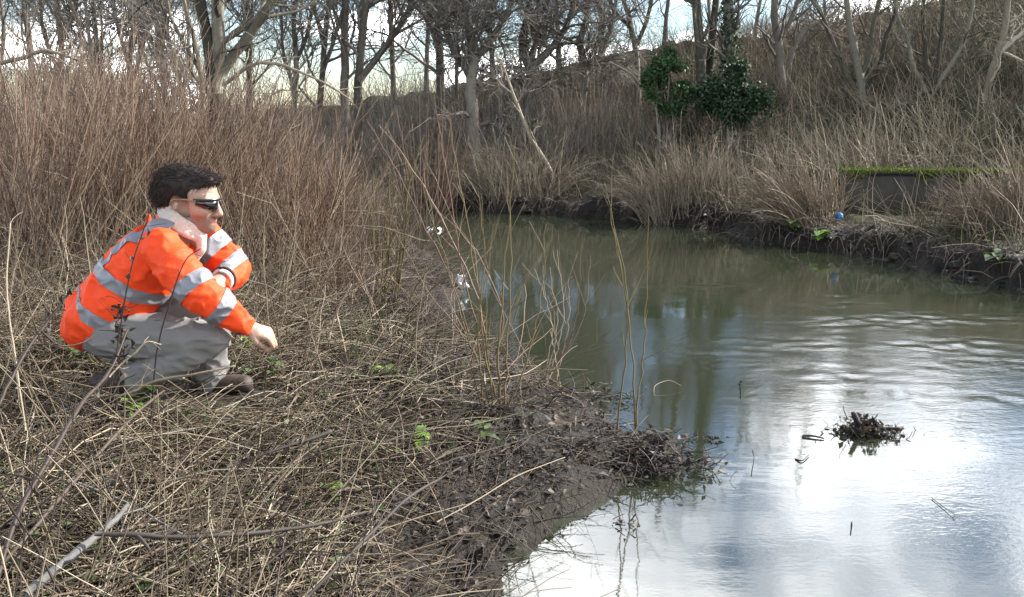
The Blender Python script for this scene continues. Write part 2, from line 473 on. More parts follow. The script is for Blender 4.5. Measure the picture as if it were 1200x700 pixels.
# ------------------------------------------------------------------ retaining wall
def concrete_mat():
    m, n, l, b = new_mat("old_concrete")
    tcn = n.new("ShaderNodeTexCoord")
    nz = n.new("ShaderNodeTexNoise"); nz.inputs["Scale"].default_value = 5; nz.inputs["Detail"].default_value = 9; nz.inputs["Roughness"].default_value = .7
    mp = n.new("ShaderNodeMapping"); mp.inputs["Scale"].default_value = (1.6, 1.6, .5); l.new(tcn.outputs["Object"], mp.inputs[0]); l.new(mp.outputs[0], nz.inputs["Vector"])
    r = ramp(n, [(.014, .012, .009), (.030, .026, .020), (.048, .043, .032), (.08, .072, .055)]); l.new(nz.outputs["Fac"], r.inputs[0])
    l.new(r.outputs["Color"], b.inputs["Base Color"]); b.inputs["Roughness"].default_value = .9
    bp = n.new("ShaderNodeBump"); bp.inputs["Strength"].default_value = .6; bp.inputs["Distance"].default_value = .02
    l.new(nz.outputs["Fac"], bp.inputs["Height"]); l.new(bp.outputs[0], b.inputs["Normal"])
    return m
M_CONC = concrete_mat()
M_MOSS = stem_mat("bright_moss", [(.06, .095, .014), (.12, .17, .022), (.20, .26, .035)], .9, .5, 60, trans=.15)
def box_geo(x0, x1, y0, y1, z0, z1, n=1):
    g = Geo()
    c = np.array([[x, y, z] for z in (z0, z1) for y in (y0, y1) for x in (x0, x1)])
    return g.add(c, [(0, 1, 3, 2), (4, 6, 7, 5), (0, 4, 5, 1), (2, 3, 7, 6), (0, 2, 6, 4), (1, 5, 7, 3)])
def soft_box(name, x0, x1, y0, y1, z0, z1, mat, parent, seg=40, rough=.012, bev=.015):
    off = ORIGIN[parent.name]
    bm = bmesh.new()
    bmesh.ops.create_cube(bm, size=1)
    for v in bm.verts: v.co = Vector((x0 if v.co.x < 0 else x1, y0 if v.co.y < 0 else y1, z0 if v.co.z < 0 else z1)) - Vector(off)
    ex = [e for e in bm.edges if abs(e.verts[0].co.x - e.verts[1].co.x) > .5 * (x1 - x0)]
    bmesh.ops.bevel(bm, geom=list(bm.edges), offset=bev, segments=2, affect='EDGES')
    bmesh.ops.subdivide_edges(bm, edges=[e for e in bm.edges if abs(e.verts[0].co.x - e.verts[1].co.x) > .5 * (x1 - x0)], cuts=seg, use_grid_fill=True)
    for v in bm.verts:
        q = np.array(v.co[:])[None] + off
        k = (fbm(q, 6, 61, 3)[0] - .5) * 2 * rough
        v.co += Vector((0, k, k * .8))
    me = bpy.data.meshes.new(name); bm.to_mesh(me); bm.free(); me.materials.append(mat)
    me.polygons.foreach_set("use_smooth", np.ones(len(me.polygons), bool))
    return link(name, me, parent)
wall = thing("retaining_wall", "low dark concrete retaining wall with a mossy top set into the far bank", "wall", (WALL_X0, WALL_Y, .25))
soft_box("wall_face", WALL_X0, WALL_X1, WALL_Y - .16, WALL_Y + .06, .0, WALL_TOP - .07, M_CONC, wall)
soft_box("coping", WALL_X0 - .03, WALL_X1 + .03, WALL_Y - .19, WALL_Y + .10, WALL_TOP - .068, WALL_TOP, M_CONC, wall, rough=.010)
n = 9000
x = rng.uniform(WALL_X0 - .03, WALL_X1, n); y = WALL_Y - .19 + .32 * rng.random(n) ** 1.4
g = Geo()
C = P2(x, y); C[:, 2] = WALL_TOP - .012 - .03 * (y < WALL_Y - .17) * rng.random(n)
D = rng.normal(0, .5, (n, 3)); D[:, 2] = np.abs(D[:, 2]) + .4; D[:, 1] -= .35
g.leaves(C, D, rng.normal(size=(n, 3)), rng.uniform(.012, .045, n), rng.uniform(.006, .014, n))
m = 5000; x = rng.uniform(WALL_X0, WALL_X1, m); dz = np.abs(rng.normal(0, .16, m)); ok = fbm(P2(x, dz * .6), 2.2, 29, 3) > .44 + .5 * dz; x, dz = x[ok], dz[ok]; m = len(x)
C = np.stack([x, np.where(dz < .07, WALL_Y - .192, WALL_Y - .165), WALL_TOP - .01 - dz], -1); D = rng.normal(0, .5, (m, 3)); D[:, 2] -= .7; D[:, 1] -= .4
g.leaves(C, D, rng.normal(size=(m, 3)), rng.uniform(.015, .05, m), rng.uniform(.006, .014, m), rng.random(m) * .5)
tag(build(g, "moss", M_MOSS, wall), kind="stuff")

# ------------------------------------------------------------------ trees
BARK_GREY = stem_mat("grey_green_bark", [(.038, .034, .024), (.072, .065, .047), (.118, .109, .08), (.175, .162, .125)], .85, .9, 14, .6)
BARK_DARK = stem_mat("dark_bark", [(.085, .074, .062), (.145, .128, .106), (.22, .195, .16)], .9, .8, 16, .6)
BARK_PALE = stem_mat("peeled_pale_wood", [(.13, .11, .078), (.24, .205, .15), (.36, .32, .25)], .8, .8, 18, .4)
TWIG_BROWN = stem_mat("brown_twigs", [(.065, .050, .039), (.12, .092, .068), (.19, .15, .11)], .8, .3, 8)
TWIG_GREY = stem_mat("grey_twigs", [(.075, .066, .056), (.145, .128, .106), (.24, .215, .18)], .8, .3, 8)
TWIG_OLIVE = stem_mat("olive_twigs", [(.06, .056, .030), (.12, .11, .055), (.20, .175, .10)], .8, .3, 8)

def px_path(pts, depth, N=16):
    """trunk centreline from photograph pixels at a depth, with its radii"""
    q, r = [], []
    for k, p in enumerate(pts):
        dy = p[3] if len(p) > 3 else 0.0
        w = WY(p[0], p[1], depth + dy); q.append(w); r.append(p[2] * (depth + dy) / FPX)
    P = spline(q, N); R = np.interp(np.linspace(0, 1, N), np.linspace(0, 1, len(r)), r)
    return P, R
def stump_down(P, R, n=3):
    """carry a trunk down into the ground below its lowest visible point"""
    b = P[0]; z = H(b[0], b[1]) - .08
    if b[2] <= z + .02: return P, R
    T = unit(P[1] - P[0]); T = unit(np.array([T[0] * .5, T[1] * .5, max(T[2], .4)]))
    L = (b[2] - z) / T[2]
    s = [b - T * L * (1 - k / n) for k in range(n)]
    return np.concatenate([s, P]), np.concatenate([np.linspace(R[0] * 1.35, R[0] * 1.05, n), R])
def tree(name, label, depth, stems, bark, twig, limbs=7, limb_len=(.8, 1.8), br=6, br_len=(.35, .9), tw=6, tw_len=(.15, .45),
         t0=.25, up=.5, wig=.16, group=None, droop=0.0, rmin=.0028, ground=True, S=7, ang=(25, 65)):
    paths = []
    if depth is None: depth = G(stems[0][0][0], stems[0][0][1])[1] + .05
    for st in stems:
        P, R = px_path(st, depth)
        if ground and (st is stems[0] or len(st[0]) > 3): P, R = stump_down(P, R)
        paths.append((P, R))
    base = paths[0][0][0]
    root = thing(name, label, "tree", base, group)
    gl, gt = Geo(), Geo()
    for P, R in paths:
        g = Geo(); k = rng.random()
        jig = rng.normal(0, 1, P.shape) * (R[:, None] * .10)
        g.tubes(P + jig, R, S=max(S, 8), rnd=k, cap=True)
        build(g, "trunk", bark, root)
        P1, R1 = sprout(P[None], R[None], limbs, t0, 1, ang, limb_len, 9, wig, up, .46, .3, rmin * 1.5, .35)
        P2_, R2 = sprout(P1, R1, br, .15, 1, (25, 65), br_len, 7, wig * 1.1, up * .7, .5, .35, rmin * 1.1, .4)
        P3, R3 = sprout(P2_, R2, tw, .1, 1, (20, 60), tw_len, 4, .16, up * .5 - droop, .6, .4, rmin, .3)
        gl.tubes(P1, R1, 4); gl.tubes(P2_, R2, 3); gt.tubes(P3, R3, 3)
    build(gl, "branches", bark, root)["kind"] = "stuff"
    build(gt, "crown", twig, root)["kind"] = "stuff"
    return root

# left bank, near: the pale twin-stemmed tree over the thicket
tree("bare_tree", "pale grey twin-trunked bare tree rising from the brown thicket above the man", 8.6,
     [[(250, 205, 9), (252, 150, 8.5), (251, 105, 8), (246, 60, 7), (236, 10, 6.5), (228, -60, 5.5), (216, -190, 4), (205, -330, 2)],
      [(252, 110, 8), (257, 70, 8), (256, 20, 7.5), (254, -50, 6), (262, -160, 4.5), (266, -330, 2)],
      [(255, 92, 6.5), (272, 66, 6), (291, 44, 5.5), (306, 20, 5), (321, -12, 4), (345, -110, 3), (352, -230, 1.5)]],
     BARK_GREY, TWIG_GREY, limbs=8, limb_len=(.6, 1.6), br=5, tw=5, t0=.2, rmin=.0022)
tree("leaning_tree", "thin pale leaning stem left of the twin-trunked tree", 8.2,
     [[(238, 150, 3, 0), (236, 90, 2.6), (226, 40, 2.4), (213, -10, 2), (200, -90, 1.5), (190, -190, 1)]],
     BARK_PALE, TWIG_GREY, limbs=6, limb_len=(.4, 1.0), br=4, tw=4, rmin=.002)
# behind: dark trunks by the bend
tree("bare_tree", "dark bare tree with three trunks left of the river bend", 19,
     [[(404, 118, 5), (403, 70, 4.6), (405, 0, 4.2), (402, -90, 3.5), (398, -230, 2)],
      [(420, 110, 5, .3), (423, 60, 4.6), (429, 0, 4.2), (432, -100, 3.4), (436, -230, 2)],
      [(421, 96, 4), (446, 62, 3.6), (466, 35, 3.2), (484, -2, 2.8), (500, -80, 3), (512, -170, 1.5)]],
     BARK_DARK, TWIG_GREY, limbs=12, limb_len=(1.2, 2.8), br=7, br_len=(.6, 1.5), tw=8, tw_len=(.35, .9), rmin=.005)
tree("bare_tree", "slim dark bare tree behind the reddish saplings", 20,
     [[(517, 122, 5), (515, 60, 4.6), (512, 0, 4.2), (516, -80, 3.2), (508, -220, 1.5)],
      [(514, 60, 3), (505, 25, 2.6), (498, -20, 2.2), (490, -100, 1.5)]],
     BARK_DARK, TWIG_GREY, limbs=12, limb_len=(1.0, 2.4), br=7, br_len=(.5, 1.3), tw=8, tw_len=(.3, .8), rmin=.005)
for k, (lab, d, st) in enumerate((
    ("dense dark hawthorn with a thick leaning trunk above the bend", 18.5, [[(553, 128, 7), (552, 95, 6.4), (556, 60, 5.4), (548, 20, 4), (540, -30, 3)], [(556, 70, 5), (580, 40, 4), (600, 5, 3), (615, -30, 2)], [(552, 90, 5), (530, 55, 4), (520, 20, 3), (505, -25, 2)]]),
    ("tangled dark hawthorn just right of the thick-trunked one", 19.5, [[(618, 118, 6), (622, 85, 5.5), (612, 50, 5), (620, 10, 3.5), (612, -40, 2)], [(622, 80, 5), (650, 52, 4), (668, 20, 3), (676, -20, 2)]]),
    ("rounded dark hawthorn at the top of the slope before the gap in the trees", 20.5, [[(683, 112, 5), (686, 80, 4.5), (680, 50, 4), (690, 10, 3), (684, -25, 2)], [(686, 85, 4), (706, 60, 3), (716, 30, 2.4), (722, 0, 1.6)]]))):
    tree("hawthorn_tree", lab, d, st, BARK_DARK, TWIG_GREY, limbs=16, limb_len=(.8, 1.8), br=8, br_len=(.4, 1.1), tw=9, tw_len=(.25, .6), up=.25, wig=.22, rmin=.0048, t0=.08, group="hawthorns along the far bank", ang=(35, 90))
tree("bare_tree", "thin forked bare tree standing in the gap right of the hawthorns", 21,
     [[(748, 105, 3.6), (745, 60, 3.2), (738, 25, 3), (728, -15, 2.4), (720, -90, 1.4)], [(744, 55, 2.6), (756, 30, 2.4), (764, -5, 2), (770, -80, 1.2)], [(741, 36, 2.2), (718, 8, 1.8), (704, -30, 1.2)]],
     BARK_DARK, TWIG_GREY, limbs=8, limb_len=(.7, 1.5), br=5, br_len=(.4, .9), tw=5, tw_len=(.2, .5), rmin=.0055)
tree("bare_tree", "pale twin-trunked bare tree just left of the ivy-clad trunk", 19,
     [[(822, 100, 6), (820, 55, 5.6), (817, 20, 5.4), (814, -40, 5), (806, -140, 3), (800, -240, 1.5)], [(830, 90, 4.5, .4), (835, 45, 4.2), (838, 5, 4), (846, -70, 3), (850, -200, 1.5)]],
     BARK_GREY, TWIG_GREY, limbs=8, limb_len=(1.0, 2.0), br=5, br_len=(.5, 1.1), tw=5, tw_len=(.2, .6), rmin=.0055)
tree("bare_tree", "dark many-branched bare tree right of the ivy-clad trunk", 20,
     [[(916, 100, 5), (913, 60, 4.6), (908, 20, 4.4), (906, -30, 3.6), (898, -120, 2)], [(912, 50, 3.4), (926, 25, 3), (936, -5, 2.6), (945, -70, 1.6)], [(921, 96, 4, .2), (930, 55, 3.4), (948, 32, 2.6), (970, 22, 2), (985, 8, 1.4)]],
     BARK_DARK, TWIG_BROWN, limbs=9, limb_len=(.8, 1.7), br=5, br_len=(.4, 1.0), tw=5, tw_len=(.2, .5), rmin=.0055)
tree("multi_stem_tree", "forked bare tree with brown stems above the mossy wall", None,
     [[(1012, 128, 4.6), (1009, 104, 4.6), (1003, 66, 4.4), (996, 30, 3.8), (991, -6, 3.2), (986, -80, 2.2), (984, -170, 1.2)],
      [(1006, 112, 3.2), (992, 88, 3), (973, 43, 2.6), (962, 15, 2.2), (948, -6, 1.8), (930, -60, 1.2)],
      [(1009, 90, 3.2), (1019, 62, 3), (1023, 30, 2.6), (1032, -10, 2.2), (1040, -80, 1.4)],
      [(1013, 110, 3), (1030, 80, 2.8), (1038, 45, 2.4), (1050, 10, 2), (1058, -60, 1.2)]],
     BARK_GREY, TWIG_BROWN, limbs=7, limb_len=(.5, 1.2), br=5, br_len=(.3, .7), tw=4, tw_len=(.15, .4), rmin=.0042)
tree("multi_stem_tree", "spreading bare tree with many thin curved stems right of the forked one", None,
     [[(1089, 118, 3.2), (1086, 90, 3), (1084, 55, 2.8), (1082, 15, 2.2), (1086, -60, 1.3)],
      [(1092, 112, 3), (1098, 80, 2.8), (1104, 40, 2.4), (1106, -5, 2), (1112, -70, 1.2)],
      [(1094, 106, 3), (1112, 80, 2.8), (1128, 52, 2.4), (1138, 18, 2), (1146, -40, 1.2)],
      [(1086, 108, 2.8), (1070, 78, 2.6), (1064, 48, 2.2), (1052, 18, 1.8), (1046, -40, 1.1)],
      [(1096, 100, 2.6), (1126, 76, 2.3), (1150, 50, 2), (1166, 24, 1.6), (1184, 2, 1.1)]],
     BARK_GREY, TWIG_OLIVE, limbs=6, limb_len=(.4, 1.0), br=5, br_len=(.25, .6), tw=4, tw_len=(.15, .35), rmin=.0042)
tree("leaning_tree", "leaning tree with a peeled pale top at the right edge", None,
     [[(1155, 118, 4), (1160, 92, 4), (1170, 60, 3.8), (1176, 40, 3.6), (1180, 10, 3.2), (1188, -50, 2.2)],
      [(1168, 64, 3), (1184, 50, 2.8), (1202, 35, 2.5), (1230, 10, 1.8)], [(1172, 60, 2), (1186, 66, 1.7), (1198, 72, 1.4)]],
     BARK_PALE, TWIG_GREY, limbs=5, limb_len=(.3, .9), br=4, br_len=(.2, .5), tw=4, tw_len=(.1, .35), rmin=.0038)
tree("dead_tree", "pale dead sapling leaning left on the far slope", 16.2,
     [[(645, 200, 2.3), (634, 180, 2.2), (622, 162, 2), (613, 140, 1.8), (602, 112, 1.6), (592, 84, 1.1), (588, 72, .7)],
      [(601, 110, 1.1), (588, 100, .9), (582, 92, .6)]], BARK_PALE, TWIG_GREY, limbs=8, limb_len=(.3, .8), br=4, br_len=(.15, .4), tw=3, tw_len=(.08, .2), rmin=.0045)
# rows far behind: bare trees that nothing tells apart
def far_tree(seed_pts, depth):
    return tree("background_tree", "bare grey tree in the row behind the left thicket", depth, seed_pts, BARK_DARK, TWIG_GREY, t0=.12, limbs=12, limb_len=(1.2, 2.8),
                br=7, br_len=(.6, 1.5), tw=8, tw_len=(.35, .9), rmin=.0055, group="trees in the row behind the thicket")
def copy_tree(o, loc, rz, s):
    c = o.copy(); COL.objects.link(c); c.location = loc; c.rotation_euler = (0, 0, rz); c.scale = (s, s, s)
    for ch in list(o.children):
        d = ch.copy(); COL.objects.link(d); d.parent = c
    return c
srcs = [far_tree([[(70, 140, 3.8), (72, 60, 3.4), (66, 0, 3), (70, -90, 2.4), (60, -230, 1.2)], [(72, 50, 2.6), (88, 10, 2.3), (96, -60, 1.8), (104, -180, 1)], [(71, 90, 2.4), (52, 40, 2.1), (44, -30, 1.6), (30, -130, 1)]], 20),
        far_tree([[(150, 140, 3.4), (152, 70, 3), (158, 0, 2.7), (152, -100, 2), (156, -230, 1.2)], [(152, 80, 2.4), (138, 30, 2.1), (128, -40, 1.7), (116, -140, 1)], [(151, 110, 2.4), (166, 60, 2), (180, 0, 1.6), (190, -90, 1)]], 22)]
for k, (px, depth, s) in enumerate(((10, 18, .95), (112, 17, .8), (196, 21, 1.05), (292, 23, 1.0), (338, 19, .85), (372, 22, 1.1), (40, 24, 1.1), (225, 17, .75), (462, 25, 1.0), (578, 27, 1.05), (655, 28, 1.0), (500, 30, 1.1), (620, 24, .8), (705, 30, 1.0), (535, 23, .75))):
    q = WY(px, 120, depth)
    c = copy_tree(srcs[k % 2], (q[0], q[1], H(q[0], q[1]) - .05), rng.uniform(0, 6.28), s)
    if px > 400: c["label"] = "bare grey tree far beyond the hawthorns at the bend"; c["group"] = "trees beyond the hawthorns"
for k, (px, depth, s) in enumerate(((776, 27, .8), (880, 28, .72), (960, 27, .6), (830, 30, .8), (1040, 28, .6))):
    q = WY(px, 120, depth)
    c = copy_tree(srcs[(k + 1) % 2], (q[0], q[1], H(q[0], q[1]) - .05), rng.uniform(0, 6.28), s)
    c["label"] = "bare grey tree on the skyline of the right-hand slope"; c["group"] = "trees on the skyline"

# ------------------------------------------------------------------ evergreens
M_IVY = stem_mat("dark_ivy_leaves", [(.010, .022, .012), (.020, .042, .020), (.035, .065, .028), (.055, .085, .035)], .6, .2, 20, spec=.3, trans=.12)
M_HOLLY = stem_mat("holly_leaves", [(.020, .045, .016), (.040, .082, .028), (.07, .125, .042)], .6, .2, 20, spec=.3, trans=.15)
def leaf_mass(n, centre_fn, size, up=.2):
    C = centre_fn(n); n = len(C); D = rng.normal(size=(n, 3)); D[:, 2] -= up
    return Geo().leaves(C, D, rng.normal(size=(n, 3)), rng.uniform(size[0], size[1], n), rng.uniform(size[0] * .35, size[1] * .45, n))
def clumps(centres, radii, squash=.8):
    centres = np.asarray(centres); radii = np.asarray(radii); p = radii ** 2 / np.sum(radii ** 2)
    def f(n):
        v = rng.normal(0, .62, (n * 3, 3)); v[:, 2] *= squash
        k = rng.choice(len(centres), n * 3, p=p); q = centres[k] + v * radii[k][:, None]
        return q[fbm(q, 3.4, 23, 2) > .46][:n]
    return f
dI = 18.2
P, R = px_path([(862, 132, 6), (858, 95, 6), (856, 50, 6), (853, 5, 5.5), (850, -60, 4.5), (848, -170, 2)], dI)
P, R = stump_down(P, R)
ivy = thing("ivy_clad_tree", "upright tree trunk wrapped in dark green ivy on the far slope", "tree", P[0])
build(Geo().tubes(P, R, 8, .4), "trunk", BARK_DARK, ivy)
def col(n):
    t = rng.random(n) ** .8; x = t * (len(P) - 1 - 1e-6); i = x.astype(int); f = (x - i)[:, None]
    q = P[i] * (1 - f) + P[i + 1] * f
    rad = .34 * (.2 + 1.1 * vnoise(q, 2.6, 5)) * (1 - .45 * t)
    v = unit(rng.normal(size=(n, 3))); v[:, 2] *= .4
    return q + v * rad[:, None] * np.abs(rng.normal(.5, .4, (n, 1)))
tag(build(leaf_mass(7500, col, (.04, .085)), "ivy", M_IVY, ivy), kind="stuff")
P1, R1 = sprout(P[None], R[None], 9, .35, 1, (25, 60), (.6, 1.5), 8, .15, .5, .5, .3, .008)
P2_, R2 = sprout(P1, R1, 6, .2, 1, (25, 60), (.3, .8), 6, .15, .3, .5, .4, .006)
tag(build(Geo().tubes(P1, R1, 4).tubes(P2_, R2, 3), "crown", TWIG_GREY, ivy), kind="stuff")
def bush(name, label, depth, blobs, mat, n, size, twig, cat="bush"):
    cs = [WY(b[0], b[1], depth + (b[3] if len(b) > 3 else 0)) for b in blobs]; rs = [b[2] * depth / FPX for b in blobs]
    base = WY(np.mean([b[0] for b in blobs]), max(b[1] for b in blobs), depth); base[2] = H(base[0], base[1])
    root = thing(name, label, cat, base)
    m = len(cs)
    D = unit(np.array(cs) - base); D[:, 2] += .3
    S = base + rng.normal(0, .08, (m, 3)) * [1, 1, 0]
    Pb = np.stack([spline([s - [0, 0, .05], (s + c) / 2 + rng.normal(0, .06, 3), c], 8) for s, c in zip(S, np.array(cs))])
    Rb = taper(np.full(m, .03), np.full(m, .008), 8)
    P2, R2 = sprout(Pb, Rb, 10, .3, 1, (30, 80), (.3, .7), 6, .15, .1, .5, .4, .005)
    build(Geo().tubes(Pb, Rb, 5), "stems", BARK_DARK, root)["kind"] = "stuff"
    build(Geo().tubes(P2, R2, 3), "twigs", twig, root)["kind"] = "stuff"
    build(leaf_mass(n, clumps(cs, rs), size), "crown", mat, root)["kind"] = "stuff"
    return root
bush("ivy_bush", "broad dark blue-green ivy bush round the foot of the ivy-clad trunk", 17.6,
     [(832, 108, 15), (850, 100, 14), (868, 112, 17), (886, 116, 13), (845, 122, 14), (875, 126, 12), (822, 118, 10), (860, 92, 10), (894, 124, 8), (838, 95, 8), (850, 134, 13), (874, 137, 12), (828, 130, 9), (905, 132, 7), (866, 80, 8)], M_IVY, 11000, (.04, .085), TWIG_BROWN)
bush("holly_bush", "upright mid-green holly bush left of the ivy", 17.8,
     [(775, 72, 10), (784, 84, 14), (770, 90, 12), (790, 98, 14), (778, 106, 13), (795, 112, 9), (762, 80, 8), (786, 62, 7), (800, 100, 8), (778, 120, 12), (792, 126, 11), (765, 112, 8), (756, 96, 6)], M_HOLLY, 8000, (.04, .08), TWIG_BROWN)
# ------------------------------------------------------------------ scrub, thickets, slope grass
WHIP_RED = stem_mat("reddish_whips", [(.055, .032, .021), (.115, .068, .044), (.19, .122, .078), (.31, .235, .16)], .6, .15, 6, spec=.4)
WHIP_TAN = stem_mat("tan_whips", [(.11, .082, .054), (.20, .155, .108), (.31, .25, .18)], .7, .15, 6)
STRAW = stem_mat("dead_straw", [(.032, .023, .015), (.080, .058, .036), (.145, .110, .070), (.23, .185, .125), (.35, .30, .22)], .7, .12, 12, trans=.12)
SLOPE = stem_mat("slope_dead_stems", [(.095, .077, .053), (.18, .147, .105), (.28, .235, .17), (.40, .34, .25)], .8, .1, 5, trans=.1)
GRASS = stem_mat("winter_grass", [(.035, .050, .014), (.065, .085, .025), (.11, .12, .045), (.17, .15, .08)], .7, .15, 9, trans=.25)
WILLOW = stem_mat("olive_willow_shoots", [(.055, .046, .018), (.10, .080, .030), (.155, .115, .048), (.13, .07, .038)], .5, .15, 6, spec=.45)

def whip_geo(bx, by, L, lean, spread, r, N=7, twigs=4, wig=.05, up=.25, tl=(.15, .5), rs=None):
    n = len(bx); z = height(bx, by, False)
    S = np.stack([bx, by, z - .03], -1)
    D = np.tile(np.array([lean[0], lean[1], 1.0]), (n, 1)) + rng.normal(0, spread, (n, 3)) * [1, 1, .2]
    N = 6; Pw = wander(S, D, L, N, wig, up); Rw = taper(r, r * .3, N)
    g = Geo(); k = rng.random(n) if rs is None else rs
    g.tubes(Pw, Rw, 3, k)
    if twigs:
        P2, R2 = sprout(Pw, Rw, twigs, .3, 1, (15, 45), tl, 3, .08, .3, .6, .4, r.mean() * .35 if np.ndim(r) else r * .35)
        g.tubes(P2, R2, 3, np.repeat(k, twigs))
    return g
def px_spot(px, depth):
    return (px - 600.0) / FPX * depth * (1 / (cp)) * 1.0, depth
# whip shrubs that stand out in front of the thicket behind the man
SHRUBS = [(30, 5.6, 1.5, 70, .18, "tall reddish-brown shrub of upright whips at the left edge"),
          (95, 5.9, 1.5, 70, .22, "reddish-brown whip shrub between the left edge and the man's back"),
          (160, 6.4, 1.6, 60, .20, "brown whip shrub rising behind the man's shoulders"),
          (235, 6.6, 1.5, 70, .20, "brown whip shrub directly behind the man's head"),
          (305, 6.9, 1.4, 70, .22, "brown whip shrub right of the man's face"),
          (352, 7.6, 1.05, 60, .18, "sloping brown whip shrub at the thicket's river end")]
for px, dep, Lm, n, lean, lab in SHRUBS:
    cx, cy = (px - 600) / FPX * dep, dep
    root = thing("whip_shrub", lab, "shrub", (cx, cy, H(cx, cy)), "whip shrubs behind the man")
    k = 5
    for s in range(k):                                    # each shrub is a few fans of shoots
        ox, oy = cx + rng.normal(0, .22), cy + rng.normal(0, .2)
        m = n // k
        g = whip_geo(ox + rng.normal(0, .07, m), oy + rng.normal(0, .07, m), rng.uniform(.7, 1.2, m) * Lm, (lean * 1.5, 0), .26, rng.uniform(.0035, .0075, m), twigs=4)
        o = build(g, "shoots", WHIP_RED, root); o["kind"] = "stuff"
# the mass behind and between them
def scatter(n, px0, px1, d0, d1):
    d = np.sqrt(rng.uniform(d0 ** 2, d1 ** 2, n)); px = rng.uniform(px0, px1, n)
    return (px - 600) / FPX * d, d, px
n = 3600
x, y, px = scatter(n, -60, 420, 6.0, 10.5)
ok = rng.random(n) < .10 + 1.1 * sstep(.40, .64, fbm(P2(x, y), 1.5, 66, 2)); x, y, px = x[ok], y[ok], px[ok]; n = len(x)
top = np.interp(px, [-60, 280, 330, 375, 420], [1.75, 1.55, 1.15, .75, .4])
g = whip_geo(x, y, rng.uniform(.55, 1.1, n) * top, (.22, 0), .30, rng.uniform(.003, .0065, n), twigs=4, wig=.085)
tag(build(g, "stem_thicket", WHIP_RED), "dense brown thicket of thin bare stems filling the left bank", "thicket", kind="stuff")
n = 1700
x, y, px = scatter(n, -60, 470, 8, 12.5)
g = whip_geo(x, y, rng.uniform(.5, 1.2, n) * np.interp(px, [-60, 280, 340, 400, 470], [1.9, 1.7, 1.2, .7, .4]), (.05, 0), .35, rng.uniform(.004, .007, n), twigs=5, wig=.12, tl=(.2, .7))
tag(build(g, "bramble_thicket", TWIG_BROWN), "grey-brown tangle of bare brush behind the whip shrubs", "thicket", kind="stuff")
n = 520
x, y, px = scatter(n, -60, 400, 5.4, 8.5)
g = whip_geo(x, y, rng.uniform(.5, 1.5, n) * np.interp(px, [-60, 280, 400], [1.2, 1.1, .6]), (-.05, -.1), .75, rng.uniform(.003, .006, n), twigs=4, wig=.16, up=-.5, tl=(.15, .5))
tag(build(g, "bent_stems", WHIP_TAN), "pale bent and broken stems tangled through the front of the whip thicket", "stems", kind="stuff")
# brush on the far side, left of the bend
n = 1400
x, y, px = scatter(n, 240, 760, 17, 24)
keep = np.interp(px, [240, 330, 420, 480, 560, 680, 760], [.9, 1.1, 1.2, 1.4, 1.3, 1.0, .5])
g = whip_geo(x, y, rng.uniform(.5, 1.2, n) * 1.4 * keep, (.0, 0), .42, rng.uniform(.006, .010, n), twigs=6, wig=.16, tl=(.3, .9))
tag(build(g, "brush", TWIG_GREY), "grey tangled brush under the trees at the bend", "brush", kind="stuff")
n = 1000
x, y, px = scatter(n, 560, 1260, 18, 27)
g = whip_geo(x, y, rng.uniform(.4, 1.1, n) * 1.1, (.0, 0), .45, rng.uniform(.006, .009, n), twigs=6, wig=.14, tl=(.3, .8))
tag(build(g, "brush", TWIG_BROWN), "brown tangled brush along the top of the right-hand slope", "brush", kind="stuff")

# dead grass and stems over the far slope
def slope_grass(n, box, L, r, lean, spread, cols, name, label, d_lo, d_hi, N=4, up=-.5, extra=None):
    x = rng.uniform(box[0], box[1], n * 3); y = rng.uniform(box[2], box[3], n * 3)
    df = line_dist(x, y, far_line); dn = line_dist(x, y, near_line)
    ok = (df > d_lo) & (df < d_hi) & (df < dn) & ~in_poly(x, y, river_poly) & (np.abs(x / y) < .72)
    ok &= ~((x > WALL_X0 - .1) & (y < WALL_Y + .1) & (y > WALL_Y - 1.3) & (x < WALL_X0 + 1.3))
    if extra is not None: ok &= extra(x, y)
    x, y = x[ok][:n], y[ok][:n]; m = len(x)
    patch = fbm(P2(x, y), .9, 71, 3)
    k = np.clip(.2 + .9 * (patch - .3) + rng.normal(0, .2, m), 0, 1)
    S = np.stack([x, y, height(x, y, False) - .02], -1)
    D = np.array([[lean[0], lean[1], .8]]) + rng.normal(0, spread, (m, 3))
    D[:, 2] = np.abs(D[:, 2]) + .2
    Pg = wander(S, D, rng.uniform(L[0], L[1], m) * (.6 + .8 * patch), N, .14, up)
    rr = rng.uniform(r[0], r[1], m)
    return tag(build(Geo().tubes(Pg, taper(rr, rr * .35, N), 3, k), name, cols), label, "grass", kind="stuff")
slope_grass(19000, (-7, 16, 7.5, 27), (.35, .9), (.004, .008), (-.25, -.1), .45, SLOPE, "dead_grass", "brown dead stems and grass covering the far slope", .35, 16)
slope_grass(7000, (-7, 12, 7.5, 20), (.15, .4), (.003, .006), (-.1, -.4), .6, GRASS, "green_grass", "dull green grass low on the far bank", .3, 6, up=-.9,
            extra=lambda x, y: fbm(P2(x, y), .8, 77, 2) > .48)
# overhanging fringe on the lip of the mud face
slope_grass(7500, (-7, 9, 6.5, 17), (.22, .6), (.0035, .008), (-.35, -.9), .5, TWIG_BROWN, "overhanging_grass", "pale dead grass hanging over the lip of the mud bank", .06, .5, up=-2.2)

